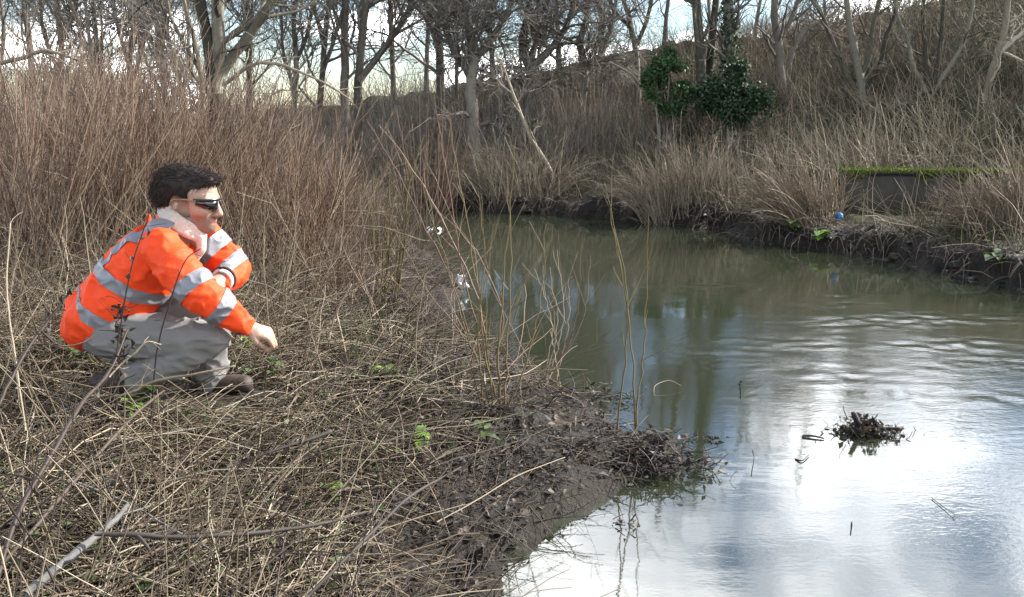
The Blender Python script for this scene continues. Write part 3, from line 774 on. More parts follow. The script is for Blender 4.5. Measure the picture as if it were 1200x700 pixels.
# pale arching fans by the wall
def fan(name, label, base_px, tips_px, n, depth, r, mat, L_j=.18, group=None, sub=3, sag=.12):
    b = [WY(p[0], p[1], depth) for p in base_px]
    base = np.mean(b, 0); base[2] = H(base[0], base[1])
    root = thing(name, label, "shrub", base, group)
    b = np.array(b); t = np.array([WY(p[0], p[1], depth) for p in tips_px])
    for s in range(sub):
        m = n // sub
        u = rng.random(m)[:, None] * (len(b) - 1.001); i = u[:, 0].astype(int); f = u - i[:, None]
        S = b[i] * (1 - f) + b[i + 1] * f + rng.normal(0, .05, (m, 3)); S[:, 1] += rng.uniform(-.25, .35, m); S[:, 2] = height(S[:, 0], S[:, 1], False) - .03
        v = np.clip(u / (len(b) - 1) + rng.normal(0, .16, (m, 1)), 0, .999) * (len(t) - 1); j = v[:, 0].astype(int); h = v - j[:, None]
        j2 = np.minimum(j + 1, len(t) - 1)
        T = (t[j] * (1 - h) + t[j2] * h) + rng.normal(0, L_j, (m, 3)); T[:, 1] += rng.normal(0, .35, m)
        T = S + (T - S) * rng.uniform(.55, 1.1, (m, 1))
        mid = (S + T) / 2 + np.array([0, 0, 1]) * sag * np.linalg.norm(T - S, axis=1)[:, None] + rng.normal(0, .04, (m, 3))
        q = np.linspace(0, 1, 7)[None, :, None]
        Pf = S[:, None] * (1 - q) ** 2 + 2 * mid[:, None] * q * (1 - q) + T[:, None] * q ** 2
        rr = rng.uniform(r[0], r[1], m); R = taper(rr, rr * .35, 7); g = Geo(); k = rng.random(m)
        g.tubes(Pf, R, 3, k)
        P2, R2 = sprout(Pf, R, 3, .3, 1, (12, 40), (.12, .4), 4, .08, .1, .6, .4, r[0] * .5)
        g.tubes(P2, R2, 3, np.repeat(k, 3))
        build(g, "shoots", mat, root)["kind"] = "stuff"
    return root
fan("arching_shrub", "pale straw-coloured shrub fanning out left of the blue ball", [(925, 265), (950, 262), (975, 258)], [(850, 222), (872, 196), (905, 184), (945, 188), (985, 205)], 330, 11.6, (.0035, .007), WHIP_TAN)
fan("arching_shrub", "large grey-brown shrub arching over the right end of the wall", [(1140, 300), (1170, 302), (1205, 305), (1240, 300)], [(1085, 240), (1110, 222), (1140, 205), (1175, 190), (1205, 178), (1240, 165)], 430, 10.2, (.0035, .007), WHIP_TAN)
fan("arching_shrub", "small pale twiggy shrub against the face of the wall", [(1078, 262), (1100, 262)], [(1050, 230), (1075, 212), (1105, 205), (1130, 215)], 27, 11.6, (.0025, .005), WHIP_TAN)
fan("arching_shrub", "dull shrub trailing grey stems into the bend left of the pale fan", [(760, 245), (800, 248), (850, 256)], [(700, 215), (740, 185), (790, 172), (840, 170), (870, 190)], 420, 13.6, (.0035, .0065), SLOPE, sag=.25)
fan("arching_shrub", "grey-brown shrub spilling over the mud bank below the fallen sapling", [(560, 235), (610, 238), (660, 240)], [(520, 190), (560, 165), (610, 170), (650, 180), (700, 190)], 240, 15.4, (.004, .007), SLOPE, sag=.25)
fan("arching_shrub", "reddish twiggy shrub on the bank at the river bend", [(470, 232), (500, 235), (530, 235)], [(440, 170), (470, 130), (500, 115), (530, 130), (555, 160)], 130, 15.6, (.004, .007), WHIP_RED, sag=.05)
fan("arching_shrub", "pale dead shrub standing at the foot of the hawthorns", [(660, 125), (690, 122), (715, 120)], [(630, 90), (655, 75), (680, 66), (705, 72), (735, 88)], 110, 18.3, (.005, .008), WHIP_TAN, sag=.05)
fan("arching_shrub", "pale arching dead grass tussock at the near bank's tip by the bend", [(372, 285), (395, 288), (420, 290)], [(352, 225), (380, 208), (405, 205), (430, 215), (455, 240)], 260, 9.6, (.0025, .005), WHIP_TAN, sag=.3)
q0, q1 = WY(760, 118, 18.6), WY(714, 72, 18.2)
g = Geo(); P = spline([q0, (q0 + q1) / 2 + [.08, 0, .1], q1], 12); g.tubes(P, taper(.026, .012, 12), 8, .7, cap=True)
tag(build(g, "leaning_pole", BARK_PALE), "bare pale bough leaning left beside the holly bush", "branch")
# ------------------------------------------------------------------ the crouching man
YM = MAN_Y
def J(px, py, dy=0.0): return WY(px, py, YM + dy)

class Field:
    """signed-distance grid; shapes are blended in locally, then meshed with surface nets"""
    def __init__(self, lo, hi, h):
        self.lo, self.h = np.asarray(lo, float), h
        self.n = np.ceil((np.asarray(hi) - self.lo) / h).astype(int) + 1
        self.f = np.full(self.n, 1.0, np.float32)
    def put(self, fn, lo, hi, k=0.0, sub=False):
        m = 3 * self.h + k
        a = np.maximum(np.floor((np.asarray(lo) - m - self.lo) / self.h).astype(int), 0)
        b = np.minimum(np.ceil((np.asarray(hi) + m - self.lo) / self.h).astype(int) + 1, self.n)
        if np.any(b <= a): return self
        ax = [self.lo[i] + self.h * np.arange(a[i], b[i]) for i in range(3)]
        p = np.stack(np.meshgrid(*ax, indexing='ij'), -1)
        d = fn(p).astype(np.float32); s = np.s_[a[0]:b[0], a[1]:b[1], a[2]:b[2]]; o = self.f[s]
        if sub: d = -d; o = -o
        if k > 0:
            t = np.clip(.5 + .5 * (o - d) / k, 0, 1); r = o * (1 - t) + d * t - k * t * (1 - t)
        else: r = np.minimum(o, d)
        self.f[s] = -r if sub else r
        return self
    def limb(self, pts, rad, k=0.0, flat=None, fn=None, sub=False):
        """round cones through pts; flat = (axis, factor) widens the section along an axis"""
        pts = np.asarray(pts, float); rad = np.asarray(rad, float)
        A = np.eye(3)
        if flat is not None:
            ax = unit(np.asarray(flat[0], float)); A = np.eye(3) + np.outer(ax, ax) * (1 / flat[1] - 1)
        q = pts @ A.T
        sc = 1.0 if flat is None else max(1.0, flat[1])
        def d(p):
            pp = p @ A.T; best = None
            for i in range(len(q) - 1):
                ab = q[i + 1] - q[i]; t = np.clip(((pp - q[i]) @ ab) / max(ab @ ab, 1e-9), 0, 1)
                v = np.linalg.norm(pp - q[i] - t[..., None] * ab, axis=-1) - (rad[i] + t * (rad[i + 1] - rad[i]))
                best = v if best is None else np.minimum(best, v)
            if fn is not None: best = best + fn(p)
            return best
        R = rad.max() * sc
        return self.put(d, pts.min(0) - R, pts.max(0) + R, k, sub)
    def ell(self, c, ax, r, k=0.0, sub=False, fn=None):
        """ellipsoid: ax = 3 unit rows, r = 3 radii"""
        c = np.asarray(c, float); ax = np.asarray(ax, float); r = np.asarray(r, float)
        def d(p):
            q = (p - c) @ ax.T; k0 = np.linalg.norm(q / r, axis=-1); k1 = np.linalg.norm(q / r ** 2, axis=-1)
            v = k0 * (k0 - 1) / np.maximum(k1, 1e-6)
            return v if fn is None else v + fn(p)
        R = r.max()
        return self.put(d, c - R, c + R, k, sub)
    def nets(self):
        f = self.f; s = f < 0
        n = np.array(f.shape)
        def cor(a, dx, dy, dz): return a[dx:n[0] - 1 + dx, dy:n[1] - 1 + dy, dz:n[2] - 1 + dz]
        cnt = sum(cor(s, x, y, z).astype(np.int8) for x in (0, 1) for y in (0, 1) for z in (0, 1))
        act = (cnt > 0) & (cnt < 8)
        I = np.stack(np.nonzero(act), -1)
        vid = np.full(act.shape, -1, np.int64); vid[act] = np.arange(len(I))
        acc = np.zeros((len(I), 3)); c = np.zeros(len(I))
        cs = [(x, y, z) for x in (0, 1) for y in (0, 1) for z in (0, 1)]
        val = {q: f[I[:, 0] + q[0], I[:, 1] + q[1], I[:, 2] + q[2]] for q in cs}
        for a in cs:
            for k in range(3):
                if a[k]: continue
                b = list(a); b[k] = 1; b = tuple(b)
                va, vb = val[a], val[b]; m = (va < 0) != (vb < 0)
                t = np.where(m, va / np.where(m, va - vb, 1), 0)
                q = np.array(a, float)[None] + np.eye(3)[k] * t[:, None]
                acc += np.where(m[:, None], q, 0); c += m
        V = self.lo + self.h * (I + acc / c[:, None])
        Fs = []
        for k in range(3):
            a, b = (k + 1) % 3, (k + 2) % 3
            sl0 = [slice(None)] * 3; sl1 = [slice(None)] * 3; sl0[k] = slice(0, -1); sl1[k] = slice(1, None)
            s0, s1 = s[tuple(sl0)], s[tuple(sl1)]
            E = np.stack(np.nonzero(s0 != s1), -1)
            ok = (E[:, a] > 0) & (E[:, b] > 0) & (E[:, a] < n[a] - 1) & (E[:, b] < n[b] - 1); E = E[ok]
            ea, eb = np.eye(3, dtype=int)[a], np.eye(3, dtype=int)[b]
            q = np.stack([vid[tuple((E - ea - eb).T)], vid[tuple((E - eb).T)], vid[tuple(E.T)], vid[tuple((E - ea).T)]], -1)
            fl = s[tuple(E.T)]
            q[~fl] = q[~fl][:, ::-1]
            Fs.append(q)
        return V, np.concatenate(Fs)

def cloth_mat(name, col, rough, bump, scale, spec=.2, metal=0.0, weave=True, sheen=0.0):
    m, n, l, b = new_mat(name)
    tcn = n.new("ShaderNodeTexCoord")
    nz = n.new("ShaderNodeTexNoise"); nz.inputs["Scale"].default_value = scale; nz.inputs["Detail"].default_value = 6
    l.new(tcn.outputs["Object"], nz.inputs["Vector"])
    r = ramp(n, [tuple(c * .82 for c in col), col, tuple(min(c * 1.08, 1) for c in col)]); l.new(nz.outputs["Fac"], r.inputs[0])
    l.new(r.outputs["Color"], b.inputs["Base Color"])
    b.inputs["Roughness"].default_value = rough; b.inputs["Metallic"].default_value = metal; b.inputs["Specular IOR Level"].default_value = spec
    bp = n.new("ShaderNodeBump"); bp.inputs["Strength"].default_value = bump; bp.inputs["Distance"].default_value = .01
    l.new(nz.outputs["Fac"], bp.inputs["Height"])
    n2 = n.new("ShaderNodeTexNoise"); n2.inputs["Scale"].default_value = 420; l.new(tcn.outputs["Object"], n2.inputs["Vector"])
    b2 = n.new("ShaderNodeBump"); b2.inputs["Strength"].default_value = .2; b2.inputs["Distance"].default_value = .002
    l.new(n2.outputs["Fac"], b2.inputs["Height"]); l.new(bp.outputs[0], b2.inputs["Normal"]); l.new(b2.outputs[0], b.inputs["Normal"])
    if sheen: b.inputs["Sheen Weight"].default_value = sheen
    return m
M_ORANGE = cloth_mat("hi_vis_orange", (.86, .072, .016), .6, .8, 18)
M_BAND = cloth_mat("reflective_tape", (.20, .205, .225), .45, .5, 18, spec=.5, metal=.2)
M_TROUSER = cloth_mat("grey_beige_trousers", (.185, .178, .168), .85, .5, 16)
M_FLEECE = cloth_mat("beige_fleece", (.47, .42, .36), .95, .8, 60, sheen=.3)
M_CUFF = cloth_mat("pale_ribbed_cuff", (.55, .52, .48), .9, .6, 90)
M_TRIM = cloth_mat("dark_trim", (.045, .03, .03), .7, .4, 40)
M_BOOT = cloth_mat("dark_brown_boot", (.040, .028, .022), .6, .5, 30, spec=.4)
M_HAIR = stem_mat("dark_brown_hair", [(.010, .007, .006), (.022, .015, .012), (.045, .031, .024)], .6, .3, 60, spec=.3)
def skin_mat():
    m, n, l, b = new_mat("skin")
    st = n.new("ShaderNodeAttribute"); st.attribute_name = "stubble"
    lp = n.new("ShaderNodeAttribute"); lp.attribute_name = "lips"
    tcn = n.new("ShaderNodeTexCoord")
    nz = n.new("ShaderNodeTexNoise"); nz.inputs["Scale"].default_value = 30; nz.inputs["Detail"].default_value = 6; l.new(tcn.outputs["Object"], nz.inputs["Vector"])
    r = ramp(n, [(.27, .155, .105), (.35, .215, .15), (.42, .27, .20)]); l.new(nz.outputs["Fac"], r.inputs[0])
    n2 = n.new("ShaderNodeTexNoise"); n2.inputs["Scale"].default_value = 500; l.new(tcn.outputs["Object"], n2.inputs["Vector"])
    mm = n.new("ShaderNodeMath"); mm.operation = 'MULTIPLY'; l.new(st.outputs["Fac"], mm.inputs[0]); l.new(n2.outputs["Fac"], mm.inputs[1])
    a = n.new("ShaderNodeMix"); a.data_type = 'RGBA'; l.new(mm.outputs[0], a.inputs["Factor"]); l.new(r.outputs["Color"], a.inputs["A"]); a.inputs["B"].default_value = (.03, .02, .018, 1)
    c = n.new("ShaderNodeMix"); c.data_type = 'RGBA'; l.new(lp.outputs["Fac"], c.inputs["Factor"]); l.new(a.outputs["Result"], c.inputs["A"]); c.inputs["B"].default_value = (.30, .10, .085, 1)
    l.new(c.outputs["Result"], b.inputs["Base Color"])
    b.inputs["Roughness"].default_value = .5; b.inputs["Subsurface Weight"].default_value = .05; b.inputs["Subsurface Radius"].default_value = (.012, .005, .003)
    bp = n.new("ShaderNodeBump"); bp.inputs["Strength"].default_value = .15; bp.inputs["Distance"].default_value = .002; l.new(n2.outputs["Fac"], bp.inputs["Height"]); l.new(bp.outputs[0], b.inputs["Normal"])
    return m
M_SKIN = skin_mat()

man = thing("person", "crouching man in an orange high-visibility jacket, grey trousers and dark sunglasses on the near bank", "person", J(190, 466))
man_o = ORIGIN[man.name]
def mesh_part(name, V, F, mat, parent, R=None, smooth=True):
    return link(name, raw_mesh(name, V - man_o, F, mat, smooth, R), parent)

# joints
sh_r, el_r, wr_r = J(188, 291, -.16), J(238, 348, -.215), J(291, 384, -.135)
sh_l, el_l, wr_l = J(222, 266, .165), J(274, 316, .165), J(257, 330, -.005)
hip_r, kn_r, an_r = J(132, 394, -.10), J(247, 397, -.135), J(140, 449, -.12)
hip_l, kn_l, an_l = J(134, 386, .10), J(260, 360, .15), J(243, 452, .13)
t_hem, t_mid, t_chest, t_sh = J(119, 374), J(152, 336), J(184, 299), J(202, 272)
LAT = np.array([0.0, 1.0, 0.0])

# head frame: u forward, v up, w lateral (towards the river side)
yaw, nod = math.radians(-8), math.radians(-4)
u = np.array([math.cos(yaw) * math.cos(nod), math.sin(yaw) * math.cos(nod), math.sin(nod)])
w = unit(np.cross(np.array([0, 0, 1.0]), u)); v = np.cross(u, w)
HC = J(218, 238); UVW = np.stack([u, v, w])
def hd(a, b, c=0.0): return HC + u * a + v * b + w * c

bmin, bmax = J(60, 490) - [.08, .45, .05], J(330, 180) + [.06, .45, .06]
bmin[1], bmax[1] = YM - .42, YM + .42
B = Field(bmin, bmax, .0052)
# torso, limbs (under the clothes)
B.limb([t_hem, t_mid, t_chest, t_sh], [.115, .115, .11, .07], flat=(LAT, 1.35))
B.limb([t_sh, J(206, 262), hd(-.03, -.07)], [.07, .062, .056], .03)
for a, b, c in ((sh_r, el_r, wr_r), (sh_l, el_l, wr_l)): B.limb([a, b, c], [.058, .044, .029], .03)
for a, b, c in ((hip_r, kn_r, an_r), (hip_l, kn_l, an_l)): B.limb([a, b, c], [.078, .055, .042], .03)
B.limb([an_r, J(163, 467, -.12)], [.04, .03], .02); B.limb([an_l, J(268, 470, .13)], [.04, .03], .02)
# head
B.ell(hd(-.004, .040), UVW, (.104, .092, .077), .01)
B.ell(hd(.055, .040), UVW, (.068, .070, .064), .03)
B.ell(hd(.052, -.022), UVW, (.058, .080, .058), .03)
B.ell(hd(.090, -.056), UVW, (.022, .030, .034), .02)
for s in (-1, 1):
    B.limb([hd(-.004, -.040, .058 * s), hd(.022, -.070, .046 * s), hd(.084, -.087, .010 * s)], [.020, .019, .019], .03)
    B.ell(hd(.082, -.018, .043 * s), UVW, (.026, .022, .022), .025)
    B.ell(hd(.124, -.037, .012 * s), UVW, (.013, .009, .009), .008)
    B.limb([hd(.112, .024, .008 * s), hd(.104, .027, .046 * s)], [.013, .011], .015)
    e = [unit(u * .95 - v * .2), unit(v * .95 + u * .2), w]
    B.ell(hd(-.006, -.004, .081 * s) , e, (.024, .036, .013), .005)
    B.ell(hd(.004, -.002, .090 * s), e, (.010, .018, .009), .004, sub=True)
    B.limb([hd(.110, -.0605, .021 * s), hd(.1195, -.0575, 0)], [.0055, .0072], .004)
    B.limb([hd(.108, -.0725, .017 * s), hd(.1165, -.0725, 0)], [.006, .0075], .004)
B.limb([hd(.118, .018), hd(.130, -.006), hd(.138, -.030)], [.010, .0105, .0135], .012)
B.ell(hd(.098, -.088), UVW, (.020, .017, .022), .015)

def hand(wrist, a, c, side, curl=1.0):
    """palm and five bent fingers: a along the hand, c out of the palm, b towards the thumb side"""
    a = unit(a); c = unit(c - a * (c @ a)); b = np.cross(a, c) * side
    def q(x, y, z): return wrist + a * x + b * y + c * z
    B.limb([wrist - a * .05, wrist, q(.03, 0, 0)], [.028, .026, .026], .012, flat=(b, 1.15))
    B.ell(q(.052, 0, 0), np.stack([a, b, c]), (.047, .041, .018), .012)
    L = ((.043, .027, .021), (.047, .030, .022), (.044, .028, .021), (.035, .021, .018))
    for i in range(4):
        y = .029 - .0195 * i
        k = q(.088 - .005 * abs(i - 1), y, -.004)
        an = 0.0; pts = [k - a * .02, k]; rad = [.011, .0105]
        for j, (s, turn) in enumerate(zip(L[i], (.75, 1.25, .95))):
            an += turn * curl * (1 + .04 * i)
            k = k + (a * math.cos(an) + c * math.sin(an)) * s * .92; pts.append(k); rad.append((.0095, .0088, .0078)[j])
        B.limb(pts, rad, .0025)
    B.limb([q(.018, .024, .006), q(.048, .044, .020), q(.075, .036, .034), q(.094, .020, .040)], [.016, .0125, .0105, .0085], .006)
hand(wr_r, J(312, 392, -.12) - wr_r, np.array([-.25, .35, -1.0]), -1, .95)
hand(wr_l, J(240, 339, -.09) - wr_l, np.array([-.5, .2, -1.0]), 1, .45)
V, F = B.nets()
body = mesh_part("body", V, F, M_SKIN, man)
loc = (V - HC) @ UVW.T
st = sstep(.045, .075, .0 - loc[:, 1] + .03) * sstep(-.02, .03, loc[:, 0]) * (loc[:, 1] > -.16)
st = np.clip(st * sstep(-.020, -.045, loc[:, 1] + .0 * loc[:, 0]) + .7 * np.exp(-((loc[:, 0] - .124) / .014) ** 2 - ((loc[:, 1] + .047) / .008) ** 2 - (loc[:, 2] / .03) ** 2), 0, 1)
lips = np.exp(-((loc[:, 0] - .120) / .016) ** 2 - ((loc[:, 1] + .065) / .010) ** 2 - (loc[:, 2] / .022) ** 4)
st = st * (1 - lips)
for nm, a in (("stubble", st), ("lips", np.where(lips > .3, lips, 0))):
    body.data.attributes.new(nm, 'FLOAT', 'POINT').data.foreach_set("value", a.astype(np.float32))

# trousers
def folds(p, s=9.0, amp=.007, seed=5, dirv=(1, 1, 1)):
    q = p * np.asarray(dirv, float)
    n1 = vnoise(q, s, seed); n2 = vnoise(q, s * 2.1, seed + 3)
    r1 = (1 - np.abs(n1 - .5) * 2) ** 3; r2 = (1 - np.abs(n2 - .5) * 2) ** 3
    return amp * (.45 - r1) + amp * .6 * (.45 - r2)
tf = lambda p: folds(p, 11.0, .017, 15, (.7, .6, 1.5))
T = Field(bmin, [bmax[0], bmax[1], J(0, 330)[2]], .0068)
T.ell(J(134, 390), np.eye(3), (.130, .160, .098), fn=tf)
T.limb([hip_r, (hip_r + kn_r) / 2, kn_r], [.092, .086, .068], .03, fn=tf)
T.limb([kn_r, J(205, 424, -.13), J(156, 445, -.12)], [.060, .062, .060], .006, fn=tf)
T.limb([hip_l, (hip_l + kn_l) / 2, kn_l], [.090, .080, .064], .03, fn=tf)
T.limb([kn_l, J(254, 405, .14), J(246, 447, .13)], [.060, .056, .056], .008, fn=tf)
V, F = T.nets(); mesh_part("trousers", V, F, M_TROUSER, man)
# boots
for pts, rad in (([J(146, 446, -.12), J(118, 448, -.12), J(128, 462, -.12), J(172, 472, -.125)], [.056, .040, .040, .038]), ([J(244, 452, .13), J(238, 472, .13), J(288, 480, .13)], [.052, .046, .038])):
    pts = [np.array([q[0], q[1], max(q[2], MAN_Z + .025)]) for q in pts]
    Bo = Field(np.min(pts, 0) - .1, np.max(pts, 0) + .1, .006)
    Bo.limb(pts, rad, .02, flat=(LAT, 1.1)); V, F = Bo.nets(); V[:, 2] = np.maximum(V[:, 2], MAN_Z - .01)
    bo = mesh_part("boot", V, F, M_BOOT, man)
    Ls = Field(np.min(pts, 0) - .1, np.max(pts, 0) + .1, .006); sole = [np.array([q[0], q[1], MAN_Z + .008]) for q in pts[1:]]
    Ls.limb(sole, [.036] * len(sole), .02, flat=(np.array([0, 0, 1.]), .5)); V, F = Ls.nets(); mesh_part("sole", V, F, M_TRIM, bo)

# jacket
jf = lambda p: folds(p, 9.0, .014, 25, (1.2, .7, 1.0))
sf = lambda p: folds(p, 12.0, .013, 35, (1.0, .8, 1.2))
T_PTS, T_RAD = [J(126, 368), t_mid, t_chest, t_sh], np.array([.138, .138, .130, .100])
SR_PTS, SR_RAD = [sh_r, (sh_r + el_r) / 2, el_r, (el_r + wr_r) / 2, J(287, 382, -.14)], np.array([.074, .077, .073, .061, .042])
SL_PTS, SL_RAD = [sh_l, (sh_l + el_l) / 2, el_l, J(262, 327, .03)], np.array([.090, .084, .074, .050])
def torso(Fd, inf=0.0, k=0.0): return Fd.limb(T_PTS, T_RAD + inf, k, flat=(LAT, 1.32), fn=jf)
def slr(Fd, inf=0.0, k=0.0): return Fd.limb(SR_PTS, SR_RAD + inf, k, fn=sf)
def sll(Fd, inf=0.0, k=0.0): return Fd.limb(SL_PTS, SL_RAD + inf, k, fn=sf)
jmin = [bmin[0], bmin[1], J(0, 415)[2]]
K = Field(jmin, bmax, .0066)
torso(K); slr(K, 0, .022); sll(K, 0, .022)
K.limb([J(188, 256, -.05), J(188, 256, .05)], [.05, .05], .03)                # yoke up to the neck
K.limb([J(120, 366), J(113, 378)], [.120, .112], .02, flat=(LAT, 1.45), fn=jf)  # hem over the seat
# neck opening
K.limb([J(208, 260), J(236, 226)], [.080, .095], .006, sub=True)
# open front: the jacket stops above the lap
pl_n = unit(J(185, 392) - J(150, 330)); pl_p = J(176, 374)
V, F = K.nets()
jacket = mesh_part("jacket", V, F, M_ORANGE, man)
def shell_mesh(build_fn, pts, rad, h=.005):
    """the garment piece's own surface, 3.5 mm proud, for cutting tape out of"""
    pts = np.array(pts); Fd = Field(pts.min(0) - rad, pts.max(0) + rad, h); build_fn(Fd, .0035); V, Fq = Fd.nets()
    return raw_mesh("t", V - man_o, Fq, None)
def strip(me, planes, name="reflective_band"):
    bm = bmesh.new(); bm.from_mesh(me)
    for p, nrm in planes:
        bmesh.ops.bisect_plane(bm, geom=bm.verts[:] + bm.edges[:] + bm.faces[:], dist=1e-6, plane_co=Vector(p - man_o), plane_no=Vector(nrm), clear_outer=True)
    m2 = bpy.data.meshes.new(name); bm.to_mesh(m2); bm.free(); m2.materials.append(M_BAND)
    if len(m2.polygons): m2.polygons.foreach_set("use_smooth", np.ones(len(m2.polygons), bool))
    return link(name, m2, jacket)
def slab(p, ax, half): ax = unit(ax); return [(p + ax * half, ax), (p - ax * half, -ax)]
spine = unit(J(205, 245) - J(118, 390)); front = unit(np.cross(LAT, spine)); front = front if front[0] > 0 else -front
ts = shell_mesh(torso, T_PTS, .26)
strip(ts, slab(J(151, 321), spine, .026)); strip(ts, slab(J(116, 352), spine, .026))
for y0 in (-.118, .118):
    strip(ts, slab(np.array([0, YM + y0, 0]), LAT, .024) + [(J(151, 321) + spine * .02, -spine), (t_chest + front * .02, front)])
def mid(a, b, t): return a * (1 - t) + b * t
rs_ = shell_mesh(slr, SR_PTS, .13); ls_ = shell_mesh(sll, SL_PTS, .13)
strip(rs_, slab(mid(sh_r, el_r, .80), el_r - sh_r, .028)); strip(rs_, slab(mid(el_r, wr_r, .34), wr_r - el_r, .028))
strip(ls_, slab(mid(sh_l, el_l, .52), el_l - sh_l, .030)); strip(ls_, slab(mid(sh_l, el_l, .93), el_l - sh_l, .026))
for q in (ts, rs_, ls_): bpy.data.meshes.remove(q)
# cuffs
def ring_tube(name, c, ax, r, tube, mat, parent, n=20, squash=1.0, length=1):
    ax = unit(ax); a = unit(np.cross(ax, [0.1, .2, 1])); b = np.cross(ax, a); g = Geo()
    th = np.linspace(0, 2 * np.pi, n + 1)
    for k in range(length):
        P = c + ax * (k * tube * 1.3) + (np.cos(th)[:, None] * a + np.sin(th)[:, None] * b) * r
        g.tubes(P, np.full(n + 1, tube), 6, .5)
    return mesh_part(name, np.concatenate(g.V), np.concatenate(g.F), mat, parent)
ring_tube("cuff_trim", J(285, 381, -.14), wr_r - el_r, .040, .0055, M_TRIM, jacket)
ring_tube("cuff", J(287, 382.5, -.138), wr_r - el_r, .031, .006, M_CUFF, jacket, length=3)
dl = wr_l - el_l
ring_tube("cuff_trim", J(262, 327, .025), dl, .047, .006, M_TRIM, jacket)
ring_tube("cuff", J(261, 328, .018), dl, .040, .006, M_CUFF, jacket, length=3)
# fleece collar standing round the neck
Cn, Un = J(213, 262), unit(J(236, 280) - J(190, 245)); Ax = unit(np.cross(LAT, Un)); Ax = Ax if Ax[2] > 0 else -Ax
th = np.linspace(0, 2 * np.pi, 25); Co = Field(Cn - .19, Cn + .19, .004)
ringp = np.stack([Cn + Un * math.cos(t) * .090 + LAT * math.sin(t) * .083 for t in th])
Co.limb(ringp, np.full(25, .015), 0)
Co.limb(ringp + Ax * .018 - (ringp - Cn) * .06, np.full(25, .013), .012)
Co.limb(ringp + Ax * .036 - (ringp - Cn) * .12, np.full(25, .011), .012, fn=lambda p: folds(p, 30, .003, 3))
for s in (-1, 1): Co.limb([J(236, 279, .035 * s), J(236, 292, .045 * s), J(228, 306, .04 * s)], [.02, .018, .012], .015)
V, F = Co.nets(); mesh_part("fleece_collar", V, F, M_FLEECE, man)

# hair: a close cap with loose locks
def cap(p):
    q = (p - HC) @ UVW.T; a, b, c = q[..., 0], q[..., 1], q[..., 2]
    def el(cc, r):
        x = (q - np.array(cc)) / np.array(r); k0 = np.linalg.norm(x, axis=-1); k1 = np.linalg.norm(x / np.array(r), axis=-1); return k0 * (k0 - 1) / np.maximum(k1, 1e-6)
    d1, d2 = el((-.012, .046, 0), (.114, .099, .088)), el((.070, .086, 0), (.066, .038, .062)); t_ = np.clip(.5 + .5 * (d2 - d1) / .03, 0, 1); d = d2 * (1 - t_) + d1 * t_ - .03 * t_ * (1 - t_)
    line = np.where(a > .03, .045 + .42 * (a - .03), np.where(a > .0, .002 + 1.43 * a, .002 + .95 * a))
    line = np.where((a > .022) & (a < .04), np.minimum(line, -.012 + 3.0 * (a - .022)), line)
    cut = (line - b) * .8
    lump = (vnoise(p, 60, 8) - .5) * .004 + (vnoise(p, 20, 9) - .5) * .012
    ear = .036 - np.sqrt((a + .004) ** 2 + ((b + .004) * .85) ** 2 + np.maximum(.05 - np.abs(c), 0) ** 2)
    return np.maximum(np.maximum(d + lump, cut), ear)
Hf = Field(HC - .2, HC + .2, .0042); Hf.put(cap, HC - .19, HC + .19)
V, F = Hf.nets(); hair = mesh_part("hair", V, F, M_HAIR, man, R=rng.random(len(V)) * .5)
lv = (V - HC) @ UVW.T
sel = rng.choice(len(V), 3200); S = V[sel]; ls = lv[sel]
nrm = unit(np.stack([(ls[:, 0] + .01) / .0135, (ls[:, 1] - .045) / .0105, ls[:, 2] / .0081], -1))
flow = np.stack([np.where(ls[:, 1] > .09, .8 * np.sign(ls[:, 0] - .05 + rng.normal(0, .03, len(ls))), -.8), np.where(ls[:, 1] > .09, .1, -.7), np.zeros(len(ls))], -1)
D = (nrm * .28 + flow * .8 + rng.normal(0, .14, ls.shape)) @ UVW
far_ear = np.hypot(ls[:, 0] + .004, ls[:, 1] + .0) > .046; S, D, ls = S[far_ear], D[far_ear], ls[far_ear]
Ph = wander(S, D, rng.uniform(.015, .036, len(S)), 5, .09, -.7)
g = Geo().tubes(Ph, taper(np.full(len(S), .0011), np.full(len(S), .0004), 5), 3)
lk = mesh_part("locks", np.concatenate(g.V), np.concatenate(g.F), M_HAIR, hair, R=np.concatenate(g.R)); lk["kind"] = "stuff"
# eyebrows sit above the frame
g = Geo()
for s in (-1, 1):
    m = 90; t = rng.random(m); S = hd(0, 0) + np.outer(.124 - .02 * t, u) + np.outer(.034 + .006 * t + rng.normal(0, .002, m), v) + np.outer(s * (.012 + .036 * t), w)
    g.tubes(wander(S, np.tile(w * s * .8 - u * .2 + v * .1, (m, 1)), .010, 3, .1), taper(np.full(m, .0009), np.full(m, .0004), 3), 3, .2)
mesh_part("eyebrows", np.concatenate(g.V), np.concatenate(g.F), M_HAIR, man)["kind"] = "stuff"

